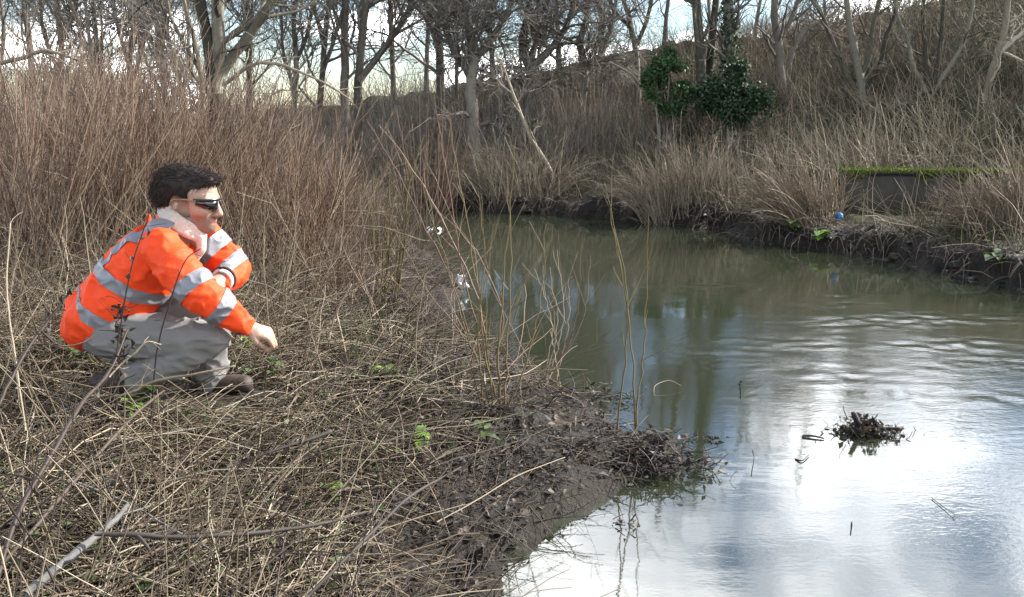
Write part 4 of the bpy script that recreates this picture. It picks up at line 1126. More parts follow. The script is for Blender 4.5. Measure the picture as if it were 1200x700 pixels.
# sunglasses: wrap-round lenses in a dark frame with slim arms
def gloss(name, col, rough=.08, spec=.6):
    m, n, l, b = new_mat(name)
    nz = n.new("ShaderNodeTexNoise"); nz.inputs["Scale"].default_value = 80
    r = ramp(n, [tuple(c * .8 for c in col), tuple(c * 1.2 for c in col)]); l.new(nz.outputs["Fac"], r.inputs[0]); l.new(r.outputs["Color"], b.inputs["Base Color"])
    b.inputs["Roughness"].default_value = rough; b.inputs["Specular IOR Level"].default_value = spec; return m
M_LENS, M_FRAME = gloss("dark_lens", (.006, .006, .008)), gloss("dark_frame", (.018, .014, .012), .3)
M_ARM = gloss("bronze_arm", (.20, .15, .09), .35)
glasses = link("sunglasses", None, man)
def shell(f0, f1, top, bot, off, thick, nseg=16):
    """curved strip round the face from angle f0 to f1"""
    ph = np.radians(np.linspace(f0, f1, nseg)); V = []
    for t, a in enumerate(ph):
        s = t / (nseg - 1)
        for rr in (off, off + thick):
            for z in (top(s), bot(s)):
                V.append(hd(.036 + (.096 + rr) * math.cos(a), z, (.080 + rr) * math.sin(a)))
    V = np.array(V); F = []
    for t in range(nseg - 1):
        o, p = 4 * t, 4 * t + 4
        F += [(o, p, p + 1, o + 1), (o + 2, o + 3, p + 3, p + 2), (o, o + 2, p + 2, p), (o + 1, p + 1, p + 3, o + 3)]
    F += [(0, 1, 3, 2), (4 * nseg - 4, 4 * nseg - 2, 4 * nseg - 1, 4 * nseg - 3)]
    return V, np.array(F)
for s in (-1, 1):
    V, F = shell(6 * s, 66 * s, lambda t: .025 - .002 * t, lambda t: -.016 + .022 * t ** 2 + .010 * (1 - t) ** 6, .002, .003)
    mesh_part("lens", V, F, M_LENS, glasses)
    P = spline([hd(.036 + .1 * math.cos(math.radians(64)), .022, s * .083 * math.sin(math.radians(64))), hd(.045, .024, .083 * s), hd(.0, .022, .084 * s), hd(-.018, .012, .082 * s)], 12)
    g = Geo().tubes(P, np.full(12, .0042), 6, .5); mesh_part("arm", np.concatenate(g.V), np.concatenate(g.F), M_ARM if s < 0 else M_FRAME, glasses)
V, F = shell(-70, 70, lambda t: .030, lambda t: .022, .001, .005, 30); mesh_part("frame", V, F, M_FRAME, glasses)
# ------------------------------------------------------------------ near bank: saplings, canes, litter
DEADLEAF = stem_mat("dead_leaves", [(.014, .010, .007), (.034, .023, .015), (.068, .047, .029), (.12, .09, .058), (.20, .16, .11)], .6, .3, 40, spec=.4, trans=.15)
WETTWIG = stem_mat("wet_dark_twigs", [(.009, .007, .0055), (.019, .014, .011), (.036, .027, .020), (.07, .055, .042)], .72, .2, 20, spec=.5)
CANE_DARK = stem_mat("dark_bramble_cane", [(.018, .011, .009), (.036, .024, .018), (.065, .048, .037)], .6, .6, 30, .3)
CANE_GREY = stem_mat("weathered_grey_stick", [(.045, .043, .040), (.095, .092, .087), (.17, .165, .155)], .8, .9, 40, .6)
CANE_PALE = stem_mat("pale_dead_cane", [(.15, .122, .08), (.25, .205, .14), (.35, .30, .225)], .7, .6, 30, .2)
NETTLE = stem_mat("fresh_green_leaf", [(.075, .15, .018), (.12, .22, .030), (.19, .31, .05)], .5, .25, 40, spec=.4, trans=.3)
LEAFDARK = stem_mat("dull_green_leaf", [(.035, .065, .016), (.06, .10, .028), (.10, .14, .05)], .5, .25, 40, spec=.4, trans=.25)

def on_land(x, y): return ~in_poly(x, y, river_poly)
def near_pts(n, x0, x1, y0, y1, prob):
    x = rng.uniform(x0, x1, n); y = rng.uniform(y0, y1, n)
    dn = line_dist(x, y, near_line)
    ok = on_land(x, y) & (line_dist(x, y, far_line) > dn) & (np.hypot(x, y) > 1.35) & (rng.random(n) < prob(x, y, dn)) & (np.abs(x / y) < .75)
    ok &= ~((np.abs(x - MAN_X - .02) < .48) & (np.abs(y - MAN_Y) < .20))
    return x[ok], y[ok], dn[ok]
def clear_of_man(P):
    """drop stems that would pass through the man or hide too much of him"""
    q = P.reshape(len(P), -1, 3)
    inside = (np.abs(q[..., 0] - MAN_X - .03) < .46) & (np.abs(q[..., 1] - MAN_Y) < .26) & (q[..., 2] > MAN_Z + .05)
    t = q[..., 0] / q[..., 1]
    front = (q[..., 1] < MAN_Y) & (q[..., 1] > 1) & (np.abs(t - MAN_X / MAN_Y - .01) < .16) & ((1.65 - q[..., 2]) / q[..., 1] < .285)
    return ~(inside.any(1) | front.any(1))
def stalks(n, box, prob, L, r, elev, z0, wig, up, name, label, mat, N=6, cat="grass", colr=None):
    x, y, dn = near_pts(n, *box, prob); m = len(x)
    az = rng.uniform(0, 2 * np.pi, m); el = np.radians(rng.uniform(elev[0], elev[1], m))
    D = np.stack([np.cos(az) * np.cos(el), np.sin(az) * np.cos(el), np.sin(el)], -1)
    S = np.stack([x, y, height(x, y, False) + rng.uniform(z0[0], z0[1], m)], -1)
    P = wander(S, D, rng.uniform(L[0], L[1], m), N, wig, up)
    gz = height(P[..., 0].ravel(), P[..., 1].ravel(), False).reshape(P.shape[:2]); P[..., 2] = np.maximum(P[..., 2], gz + .004 * rng.random(gz.shape))
    ok = clear_of_man(P); P = P[ok]; m = len(P)
    rr = rng.uniform(r[0], r[1], m); k = rng.random(m) if colr is None else np.clip(rng.normal(colr[0], colr[1], m), 0, 1)
    return tag(build(Geo().tubes(P, taper(rr, rr * .5, N), 3, k), name, mat), label, cat, kind="stuff")
LB = (-3.6, .6, 1.2, 6.0)
dry = lambda x, y, d: sstep(.32, 1.15, d + .35 * (fbm(P2(x, y), 1.6, 81, 2) - .5)) * (1 - .8 * sstep(3.4, 4.2, y) * sstep(290, 340, 600 + x / y * FPX))
# lying and leaning straw, the bulk of the foreground
stalks(24000, LB, lambda x, y, d: dry(x, y, d) * np.clip(3.2 / y, .25, 1), (.10, .45), (.0012, .0040), (-8, 34), (.0, .07), .13, -.35,
       "dead_stalks", "dense tangle of pale dead stalks covering the near bank", STRAW)
stalks(9000, LB, lambda x, y, d: dry(x, y, d), (.25, .75), (.0014, .0034), (5, 50), (.0, .05), .10, -.7,
       "dry_stems", "longer dry stems arching over the tangle on the near bank", STRAW, N=6, colr=(.55, .3))
stalks(1500, LB, lambda x, y, d: dry(x, y, d), (.3, .75), (.0016, .0034), (50, 88), (.0, .01), .07, .0,
       "standing_stems", "thin standing dead stems on the near bank", STRAW, N=8, colr=(.5, .3))
stalks(2600, LB, lambda x, y, d: dry(x, y, d) * sstep(4.2, 1.6, y), (.3, .8), (.0016, .0038), (0, 50), (.0, .05), .12, -.3,
       "bramble_runners", "dark bramble runners threading through the dead stalks", CANE_DARK, N=8, cat="bramble")
# low green among it
stalks(9000, LB, lambda x, y, d: dry(x, y, d) * (fbm(P2(x, y), 1.3, 91, 2) > .47), (.05, .16), (.0012, .0024), (20, 80), (.0, .02), .12, -.8,
       "green_grass", "short green grass showing between the dead stalks", GRASS, N=4)
# rough grass between the man and the thicket
stalks(9000, (-5.5, -.2, 3.9, 8.5), lambda x, y, d: sstep(.4, 1.3, d) * (.12 + .88 * sstep(370, 300, 600 + x / y * FPX)), (.15, .5), (.0018, .0038), (0, 60), (.0, .05), .12, -.6,
       "rough_grass", "rough dead grass between the man and the whip thicket", STRAW, N=5, colr=(.4, .25))
stalks(3500, (-5.5, -.2, 3.9, 8.5), lambda x, y, d: sstep(.5, 1.3, d) * (fbm(P2(x, y), .9, 92, 2) > .45), (.12, .35), (.0018, .0035), (20, 80), (.0, .03), .12, -.8,
       "green_grass", "green grass patches behind the man", GRASS, N=5)
# flood-dropped twigs on the mud
stalks(10000, (-2.2, 1.2, 2.2, 9.5), lambda x, y, d: sstep(2.4, .7, d) * sstep(.0, .06, d), (.06, .34), (.0012, .0038), (-5, 22), (.0, .03), .14, -.2,
       "flood_twigs", "dark wet twigs strewn over the mud at the water's edge", WETTWIG, N=5, cat="twigs")
stalks(3200, (-2.2, 1.2, 2.2, 9.5), lambda x, y, d: sstep(1.6, .5, d) * sstep(.05, .2, d), (.1, .4), (.0012, .0028), (-5, 35), (.0, .03), .12, -.3,
       "pale_twigs", "pale dry twigs scattered over the mud", STRAW, N=6, cat="twigs", colr=(.5, .25))
stalks(700, (-1.6, .6, 4.5, 9.5), lambda x, y, d: sstep(1.2, .2, d), (.25, .8), (.0016, .0032), (15, 85), (.0, .02), .10, -.3,
       "waterside_stems", "bent reddish stems along the edge below the willow shoots", WHIP_RED, N=7, cat="stems")
# ground ivy and seedlings in patches under the stalks
x, y, dn = near_pts(26000, -3.4, .4, 1.3, 7.0, lambda x, y, d: dry(x, y, d) * sstep(.42, .54, fbm(P2(x, y), 1.7, 95, 3)))
m = len(x); C = np.stack([x, y, height(x, y, False) + rng.uniform(.01, .09, m)], -1); D = rng.normal(size=(m, 3)); D[:, 2] *= .4; U = rng.normal(0, .4, (m, 3)); U[:, 2] = 1
tag(build(Geo().leaves(C, D, U, rng.uniform(.015, .038, m), rng.uniform(.007, .016, m), None, .2), "ground_ivy", LEAFDARK), "low green leaves growing in patches under the dead stalks", "ground cover", kind="stuff")
# dead leaves
x, y, dn = near_pts(26000, -3.2, 1.2, 1.3, 7.0, lambda x, y, d: sstep(.0, .08, d) * np.clip(3.2 / y, .2, 1) * (.25 + .75 * sstep(1.8, .6, d)))
m = len(x); C = np.stack([x, y, height(x, y, True) + rng.uniform(.002, .02, m)], -1)
D = rng.normal(size=(m, 3)); D[:, 2] *= .35; U = rng.normal(0, .35, (m, 3)); U[:, 2] = 1
tag(build(Geo().leaves(C, D, U, rng.uniform(.018, .05, m), rng.uniform(.006, .016, m), np.clip(rng.normal(.32, .22, m), 0, 1), .28), "leaf_litter", DEADLEAF), "brown dead leaf litter over the mud and stalks", "leaves", kind="stuff")

x, y, dn = near_pts(9000, -3.4, .4, 1.3, 6.5, lambda x, y, d: dry(x, y, d))
m = len(x); C = np.stack([x, y, height(x, y, False) + rng.uniform(.02, .12, m)], -1); a = fbm(P2(x, y), .9, 97, 2) * 9 + rng.normal(0, .5, m)
D = np.stack([np.cos(a), np.sin(a), rng.normal(-.1, .25, m)], -1); U = rng.normal(0, .5, (m, 3)); U[:, 2] = 1
tag(build(Geo().leaves(C, D, U, rng.uniform(.08, .26, m), rng.uniform(.0018, .0045, m), np.clip(rng.normal(.45, .25, m), 0, 1), .012), "flattened_blades", STRAW), "flattened pale dead grass blades matted over the near bank", "grass", kind="stuff")

# lumps of mud along the far water's edge
def clods(n, line, other, box, d0, d1, r, label):
    x = rng.uniform(box[0], box[1], n * 40); y = rng.uniform(box[2], box[3], n * 40); d = line_dist(x, y, line)
    d = np.where(in_poly(x, y, river_poly), -d, d)
    ok = (d > d0) & (d < d1) & (np.abs(x / y) < .7) & (line_dist(x, y, other) > .5); x, y = x[ok][:n], y[ok][:n]; m = len(x)
    a = np.linspace(0, 2 * np.pi, 9)[:-1]; el = np.array([-.6, .1, .7, 1.25])
    base = np.stack([np.cos(el)[:, None] * np.cos(a), np.cos(el)[:, None] * np.sin(a), np.repeat(np.sin(el)[:, None], 8, 1)], -1).reshape(-1, 3)
    F = np.array([(8 * j + i, 8 * j + (i + 1) % 8, 8 * j + 8 + (i + 1) % 8, 8 * j + 8 + i) for j in range(3) for i in range(8)] + [(24, 25, 26, 27), (24, 27, 28, 31), (28, 29, 30, 31)])
    rr = rng.uniform(r[0], r[1], m) * rng.uniform(.5, 1.2, m); g = Geo()
    c = np.stack([x, y, np.maximum(height(x, y, True), -.03) - rr * .16], -1)
    V = c[:, None] + base[None] * rr[:, None, None] * (rng.uniform(.6, 1.4, (m, 1, 3)) * [1.2, 1.2, .55]) * (1 + 1.3 * (vnoise(c[:, None] * 7 + base[None] * 1.9, 1.3, 13) - .5))[..., None]
    g.add(V.reshape(-1, 3), (F[None] + 32 * np.arange(m)[:, None, None]).reshape(-1, 4), np.repeat(rng.random(m), 32))
    tag(build(g, "mud_clods", M_CLOD), label, "mud", kind="stuff")
M_CLOD = stem_mat("wet_mud_clods", [(.008, .006, .0045), (.018, .014, .010), (.034, .027, .019)], .5, .5, 30, .8, spec=.35)
clods(160, far_line, near_line, (-6, 8, 6, 17), -.04, .30, (.03, .08), "dark crumbled mud lumps along the far waterline")

# -- willow saplings at the water's edge
def sapling(name, label, stems, base_px, mat, group=None, twigs=5, depth=None, rnd=None):
    b0 = G(*base_px) if depth is None else WY(base_px[0], base_px[1], depth)
    b0[2] = max(H(b0[0], b0[1]), -.05)
    root = thing(name, label, "sapling", b0, group)
    for st in stems:
        pts = [WY(p[0], p[1], b0[1] + (p[3] if len(p) > 3 else 0)) for p in st]
        P = spline(pts, 18); P = P + rng.normal(0, .004, P.shape)
        r0, r1 = .72 * st[0][2] * b0[1] / FPX, .7 * st[-1][2] * b0[1] / FPX
        if P[0][2] > b0[2]: P[0][2] = b0[2] - .03
        R = taper(r0, r1, 18); k = rng.random() if rnd is None else np.clip(rng.normal(rnd, .12), 0, 1)
        o = build(Geo().tubes(P, R, 6, k), "stem", mat, root)
        if twigs:
            P2, R2 = sprout(P[None], R, twigs, .25, 1, (15, 45), (.10, .38), 6, .06, .3, .6, .4, .0011)
            build(Geo().tubes(P2, R2, 4, np.full(len(P2), k)), "side_twigs", mat, o)["kind"] = "stuff"
    return root
sapling("willow_sapling", "clump of yellow-olive willow shoots standing on the bank beside the man's hands",
        [[(436 + rng.uniform(0, 34), 374 + rng.uniform(-6, 6), 1.5, rng.uniform(-.15, .15)), (434 + k * 3.2 + rng.normal(0, 3), 300 + rng.uniform(-10, 10), 1.3), (430 + k * 4.6 + rng.normal(0, 7), 215 + rng.uniform(-35, 40), .6)] for k in range(13)]
        + [[(462, 376, 2.6), (466, 318, 2.3), (473, 268, 2.1), (480, 215, 1.6), (497, 158, .9)], [(470, 378, 2), (510, 335, 1.6), (548, 298, 1.1), (590, 262, .5)],
           [(468, 380, 1.8), (492, 330, 1.5), (530, 280, 1.0), (552, 240, .5)], [(450, 378, 1.6), (420, 330, 1.3), (388, 262, .6)]], (452, 376), WILLOW, twigs=4, rnd=.35)
sapling("willow_sapling", "tall thin olive willow shoots rising from the muddy point in the middle",
        [[(586, 478, 2.2), (584, 410, 2.0), (590, 330, 1.6), (598, 240, 1.1), (604, 160, .5)], [(592, 476, 1.9), (594, 400, 1.7), (600, 300, 1.3), (592, 205, .6)],
         [(580, 478, 1.8), (566, 400, 1.6), (556, 310, 1.2), (540, 220, .8), (524, 128, .4)], [(596, 478, 1.6), (618, 420, 1.4), (634, 345, 1.1), (640, 262, .5)],
         [(588, 480, 1.7), (572, 430, 1.5), (570, 350, 1.2), (578, 262, .5)], [(600, 474, 1.4), (640, 440, 1.1), (690, 408, .8), (712, 390, .4)], [(576, 470, 1.4), (548, 392, 1.2), (520, 300, .9), (486, 190, .4)],
         [(566, 462, 1.5), (560, 380, 1.3), (568, 300, 1.0), (560, 225, .5)]], (588, 478), WILLOW, twigs=5, rnd=.45)
sapling("willow_sapling", "long slanting reddish willow shoots crossing in front of the river bend",
        [[(572, 430, 1.8), (560, 350, 1.6), (520, 262, 1.3), (478, 190, .9), (444, 148, .4)], [(575, 432, 1.6), (590, 372, 1.4), (568, 312, 1.2), (534, 262, 1.0), (500, 190, .5)], [(570, 430, 1.5), (545, 330, 1.2), (524, 210, .9), (508, 110, .4)],
         [(566, 430, 1.3), (532, 380, 1.1), (500, 340, .9), (462, 268, .4)], [(560, 430, 1.3), (528, 330, 1), (480, 230, .8), (430, 140, .4)]], (571, 430), WHIP_RED, twigs=4, rnd=.35)
sapling("willow_sapling", "three slender shoots standing alone at the tip of the mud point",
        [[(722, 512, 1.6), (730, 440, 1.5), (735, 360, 1.3), (725, 283, 1.0), (708, 213, .5)], [(745, 508, 1.7), (741, 424, 1.5), (728, 316, 1.2), (716, 250, .9), (719, 180, .4)],
         [(744, 508, 1.5), (752, 430, 1.3), (757, 358, 1.1), (760, 250, .45)]], (738, 512), WILLOW, twigs=4, rnd=.4)
sapling("willow_sapling", "fine reddish shoots leaning out over the slack water beyond the point",
        [[(640 + rng.uniform(-12, 12), 446, 1.1), (646 + k * 7, 380, 1.0), (628 + k * 13 + rng.normal(0, 6), 285 + rng.uniform(-20, 40), .4)] for k in range(6)], (640, 446), WHIP_TAN, twigs=4)
sapling("willow_sapling", "thin grey-brown shoots on the near shore at the river bend",
        [[(470 + rng.uniform(-14, 30), 296, 1.1), (472 + k * 7, 240, 1.0), (452 + k * 13 + rng.normal(0, 5), 140 + rng.uniform(-30, 30), .4)] for k in range(9)], (478, 296), WHIP_RED, twigs=4, rnd=.4)

# -- single canes and sticks in the foreground
def cane(name, label, pts, mat, twigs=0, tl=(.05, .2), cat="branch", leaves=0, S=7, rnd=None, group=None, forks=()):
    """pts: (px, py, depth, radius px); its own mesh with twig children"""
    P = spline([WY(p[0], p[1], p[2]) for p in pts], 26); R = np.interp(np.linspace(0, 1, 26), np.linspace(0, 1, len(pts)), [p[3] * p[2] / FPX for p in pts])
    P = P + rng.normal(0, 1, P.shape) * R[:, None] * .14
    k = rng.random() if rnd is None else rnd
    root = thing(name, label, cat, P[0], group)
    st = build(Geo().tubes(P, R * (1 + rng.normal(0, .06, 26)), 8, k, cap=True), "stem", mat, root)
    for f in forks:
        Pf = spline([WY(p[0], p[1], p[2]) for p in f], 14); Rf = np.interp(np.linspace(0, 1, 14), np.linspace(0, 1, len(f)), [p[3] * p[2] / FPX for p in f])
        build(Geo().tubes(Pf, Rf, 8, k, cap=True), "fork", mat, root)
    if twigs:
        P2, R2 = sprout(P[None], R[None], twigs, .15, 1, (30, 75), tl, 6, .16, .0, .5, .4, .0009)
        build(Geo().tubes(P2, R2, 4, np.full(len(P2), k)), "side_twigs", mat, root)["kind"] = "stuff"
    if leaves:
        i = rng.integers(4, 26, leaves); C = P[i] + rng.normal(0, .012, (leaves, 3)); D = rng.normal(size=(leaves, 3)); D[:, 2] -= .6
        build(Geo().leaves(C, D, rng.normal(size=(leaves, 3)), rng.uniform(.015, .035, leaves), rng.uniform(.005, .011, leaves), rng.random(leaves) * .5, .5), "dead_leaves", DEADLEAF, root)["kind"] = "stuff"
    return root
cane("broken_stick", "thick weathered grey split stick slanting up from the bottom left corner", [(30, 696, 1.75, 6), (80, 655, 1.85, 5.4), (130, 614, 2.0, 4.0), (150, 592, 2.08, 2.6)], CANE_GREY, 3, rnd=.6)
cane("bramble_cane", "dark bramble cane rising from the left edge towards the man's boots", [(-6, 690, 1.75, 3.6), (20, 605, 1.9, 3.4), (66, 522, 2.1, 3), (100, 468, 2.3, 2.6), (128, 436, 2.45, 2), (150, 385, 2.6, 1.2)], CANE_DARK, 8, (.06, .22), leaves=8)
cane("bramble_cane", "dark cane crossing below the man's knee from lower left", [(-4, 668, 1.9, 2.6), (37, 622, 2.0, 2.6), (80, 572, 2.2, 2.4), (122, 525, 2.4, 2.2), (160, 484, 2.6, 1.9), (192, 458, 2.8, 1.3)], CANE_DARK, 6)
cane("fallen_branch", "long dark knotted branch lying almost level across the foreground stalks", [(112, 626, 1.9, 3.2), (160, 627, 1.92, 3.6), (210, 630, 1.95, 3.0), (270, 627, 2.0, 3.0), (330, 621, 2.08, 2.6), (385, 612, 2.16, 2.2), (428, 600, 2.3, 1.5)], WETTWIG, 7, (.05, .18), rnd=.55, forks=[[(160, 627, 1.92, 3), (172, 640, 1.9, 2.2), (178, 652, 1.9, 1.2)]])
cane("fallen_branch", "short dark branch with a knotted end above the long level one", [(266, 548, 2.25, 1.6), (300, 536, 2.3, 1.8), (334, 524, 2.35, 2.0), (362, 515, 2.4, 2.4), (388, 506, 2.45, 3.0)], WETTWIG, 6, (.04, .14), rnd=.4, leaves=10)
cane("fallen_branch", "dark branch slanting up to the right near the bottom centre", [(356, 704, 1.85, 2.6), (400, 660, 1.95, 2.5), (444, 616, 2.1, 2.2), (486, 578, 2.25, 1.8), (540, 548, 2.5, 1.1)], WETTWIG, 7, (.05, .2), rnd=.5)
cane("dead_cane", "pale dead cane lying across in front of the man's shins", [(104, 464, 2.85, 1.6), (146, 463, 2.85, 1.7), (182, 447, 2.88, 1.7), (232, 438, 2.9, 1.6), (276, 429, 2.95, 1.0)], CANE_PALE, 5, (.04, .16))
cane("dead_cane", "pale arched cane in front of the man's thigh", [(128, 442, 2.75, 1.2), (142, 427, 2.78, 1.3), (158, 414, 2.8, 1.2), (172, 401, 2.82, 1.1), (189, 404, 2.84, .7)], CANE_PALE, 4, (.04, .12))
cane("bramble_cane", "thin dark cane standing in front of the man's near sleeve", [(176, 500, 2.9, 1.0), (184, 412, 2.92, 1.0), (200, 352, 2.95, .9), (217, 306, 2.98, .8), (236, 291, 3.0, .5)], CANE_DARK, 3, (.04, .10))
cane("bramble_cane", "thin thorny stem standing in front of the man's back", [(128, 470, 2.8, 1.1), (140, 390, 2.84, 1.0), (153, 318, 2.86, .9), (166, 276, 2.88, .7), (175, 246, 2.9, .6), (164, 222, 2.9, .4)], CANE_DARK, 6, (.04, .12), leaves=5)
cane("withered_stem", "withered stem with a clot of dark dead leaves by the man's hip", [(136, 480, 2.9, 1.4), (140, 430, 2.92, 1.3), (142, 392, 2.95, 1.2), (136, 372, 2.95, .9), (148, 358, 2.95, .6)], CANE_DARK, 8, (.04, .14), leaves=70)
cane("bramble_cane", "dark cane forking up past the man's back at the left edge", [(-4, 478, 2.2, 2.4), (28, 416, 2.35, 2.1), (52, 382, 2.45, 1.8), (72, 356, 2.5, 1.5), (86, 336, 2.55, .9)], CANE_DARK, 7, (.06, .25), leaves=6, forks=[[(48, 388, 2.42, 1.3), (70, 405, 2.45, 1.1), (96, 402, 2.5, .8), (112, 392, 2.55, .5)]])
cane("dead_cane", "straight pale dead stem at the left edge beside the dark cane", [(30, 505, 2.3, 1.1), (18, 420, 2.35, 1.1), (8, 340, 2.4, 1.0), (12, 262, 2.45, .6)], CANE_PALE, 3, (.05, .15))
cane("forked_twig", "pale forked twig standing on the mud right of the man's hand", [(376, 432, 4.3, 1.4), (384, 400, 4.32, 1.3), (394, 366, 4.34, 1.3), (412, 333, 4.36, .8)], CANE_PALE, 2, (.04, .12), forks=[[(394, 366, 4.34, 1.2), (402, 400, 4.25, 1.2), (409, 434, 4.2, 1.1)]])
cane("pale_stick", "thin pale stick lying across the mud towards the water", [(512, 612, 2.95, .7), (556, 588, 3.1, .85), (606, 558, 3.3, .8), (662, 536, 3.5, .5)], CANE_PALE, 2, (.04, .1))
cane("pale_stick", "pale forked stick lying behind the man's hands", [(300, 345, 4.9, 1.2), (340, 366, 4.8, 1.4), (380, 388, 4.7, 1.4), (402, 404, 4.6, 1.0)], CANE_PALE, 3, (.06, .2))
cane("pale_stick", "long thin grey twig crossing the stalks at the lower left", [(92, 566, 2.35, 1.2), (150, 590, 2.3, 1.3), (205, 622, 2.22, 1.3), (262, 652, 2.15, .9)], CANE_GREY, 3, (.04, .12))
cane("dead_cane", "pale dead cane leaning right at the bottom edge", [(104, 700, 1.95, 1.8), (150, 688, 2.0, 1.8), (200, 655, 2.1, 1.6), (250, 628, 2.2, 1.2)], CANE_PALE, 3, (.04, .14))
# boughs of the pale tree
cane("tree_bough", "pale drooping bough hanging over the thicket at the left edge", [(-10, 76, 6.4, 2.6), (20, 70, 6.4, 2.4), (52, 60, 6.4, 2.2), (78, 66, 6.4, 1.8), (100, 74, 6.4, 1.2)], BARK_PALE, 9, (.15, .6))
cane("tree_bough", "pale slender bough reaching right from the twin-trunked tree", [(262, 100, 8.5, 2.4), (292, 78, 8.3, 2.2), (318, 74, 8.2, 1.9), (350, 84, 8.1, 1.6), (385, 100, 8.0, 1.2), (412, 118, 8, .7)], BARK_PALE, 9, (.2, .6))

# -- nettles and other fresh plants
def plant(label, px, py, n, size, hgt, mat, name="nettle_plant", group="fresh green plants on the near bank", cat="plant"):
    b = G(px, py); b[2] = H(b[0], b[1]); root = thing(name, label, cat, b, group)
    hgt = hgt * 1.5; size = size * 1.25; P = wander(b[None] - [[0, 0, .01]], np.array([[rng.normal(0, .15), rng.normal(0, .15), 1]]), hgt, 7, .08, .2)
    build(Geo().tubes(P, taper(.0028, .0014, 7), 5, .3), "stem", LEAFDARK, root)
    for k in range(n):
        t = .35 + .65 * k / n; x = t * 5.99; i = int(x); c = P[0, i] + (P[0, i + 1] - P[0, i]) * (x - i)
        a = k * 2.4 + rng.normal(0, .3); D = np.array([math.cos(a), math.sin(a), rng.uniform(-.1, .5)]); s = size * rng.uniform(.7, 1.15)
        ns = 6; tt = np.linspace(0, 1, ns); wd = np.sin(tt ** .75 * np.pi) * s * .34 + .0004
        Dn = unit(D); sd = unit(np.cross(Dn, [0, 0, 1.])); nn = np.cross(sd, Dn)
        mid = c + Dn * (tt[:, None] * s) - np.array([0, 0, 1]) * (tt[:, None] ** 2 * s * .35)
        zig = 1 + .12 * (np.arange(ns) % 2)
        V = np.stack([mid + sd * (wd * zig)[:, None] + nn * wd[:, None] * .35, mid, mid - sd * (wd * zig)[:, None] + nn * wd[:, None] * .35], 1)
        F = [(3 * j + q, 3 * j + q + 1, 3 * j + q + 4, 3 * j + q + 3) for j in range(ns - 1) for q in (0, 1)]
        build(Geo().add(V, F, rng.random()), "leaf", mat, root)
    return root
for lab, px, py, n, s, h, m in (
    ("bright green nettle sprig just right of the man's near knee", 280, 432, 8, .055, .12, NETTLE),
    ("bright green nettle sprig below the man's near boot", 166, 508, 9, .045, .11, NETTLE),
    ("lime green leaf sprig left of the nettle below the boot", 176, 486, 7, .04, .10, NETTLE),
    ("green nettle at the edge of the dark mud, middle of the bank", 488, 530, 8, .05, .10, NETTLE),
    ("flat green leaves on the mud by the willow clump", 452, 446, 6, .06, .05, NETTLE),
    ("dull green sprig below the willow shoots on the muddy point", 572, 520, 8, .045, .08, LEAFDARK),
    ("dull green nettle under the man's hanging hand", 318, 452, 8, .045, .10, LEAFDARK),
    ("yellow-green sprig low in the stalks at the bottom", 232, 680, 6, .035, .07, NETTLE),
    ("single pale green sprig right of the long level branch", 384, 598, 6, .04, .08, NETTLE),
    ("small green sprig at the left edge behind the canes", 26, 470, 8, .05, .12, LEAFDARK),
    ("green sprig at the man's heel", 92, 440, 8, .045, .13, LEAFDARK),
    ("yellow-green low plant behind the man's hands", 345, 318, 9, .06, .14, NETTLE),
    ("green leaves at the thicket foot left of the willow shoots", 400, 330, 9, .06, .12, LEAFDARK)):
    plant(lab, px, py, n, s, h, m)
for lab, px, py in (("small green fern on the mud face left of the blue ball", 927, 272), ("yellow-green fern low on the mud face under the blue ball", 962, 288), ("green fern on the mud bank at the right edge", 1168, 312)):
    plant(lab, px, py, 9, .13, .10, LEAFDARK if px != 962 else NETTLE, "fern", "ferns on the far mud bank", "fern")

# -- debris in the river
def tangle(name, label, c, w, h, n, cat="debris", logs=(), leaves=120, spread=1.0):
    root = thing(name, label, cat, c)
    C = c + rng.normal(0, 1, (n, 3)) * [w * .36, w * .22, 0]; C[:, 2] = c[2] + rng.uniform(-.02, 1, n) * h * np.exp(-((C[:, 0] - c[0]) / (w * .45)) ** 2) * .75
    az = rng.uniform(0, 6.28, n); D = np.stack([np.cos(az), np.sin(az) * .7, rng.normal(0, .35, n)], -1)
    L = rng.uniform(.2, .6, n) * w * .6
    P = wander(C - unit(D) * L[:, None] / 2, D, L, 6, .18, -.1)
    r = rng.uniform(.0014, .0042, n); build(Geo().tubes(P, taper(r, r * .5, 6), 4), "twigs", WETTWIG, root)["kind"] = "stuff"
    m = leaves; C = c + rng.normal(0, 1, (m, 3)) * [w * .32, w * .2, 0]; C[:, 2] = c[2] + rng.uniform(0, .8, m) * h * np.exp(-((C[:, 0] - c[0]) / (w * .4)) ** 2)
    build(Geo().leaves(C, rng.normal(size=(m, 3)), rng.normal(size=(m, 3)), rng.uniform(.02, .05, m), rng.uniform(.007, .016, m), rng.random(m) * .6, .4), "dead_leaves", DEADLEAF, root)["kind"] = "stuff"
    for nm, a, b, r0, r1 in logs:
        Q = spline([a, (np.asarray(a) + b) / 2 + rng.normal(0, .004, 3), b], 8)
        build(Geo().tubes(Q, taper(r0, r1, 8), 8, .4, cap=True), nm, WETTWIG, root)
    return root
c = W(1016, 507); yc = c[1]
tangle("debris_clump", "dark clump of twigs and leaves with a thick stub caught in mid river", c, .25, .095, 170, logs=[
    ("log_stub", WY(1008, 499, yc), WY(1000, 484, yc - .03), .016, .0135), ("upright_twig", WY(994, 492, yc), WY(988, 475, yc), .003, .0015),
    ("bent_twig", WY(1021, 495, yc), WY(1029, 485, yc), .004, .0025), ("side_stub", WY(1032, 502, yc - .02), WY(1056, 503, yc - .04), .006, .0105)], leaves=240)
c = W(762, 548); c[2] = .03
tangle("debris_heap", "heap of dark wet twigs and leaves at the tip of the mud point", c, .42, .13, 260, leaves=230)
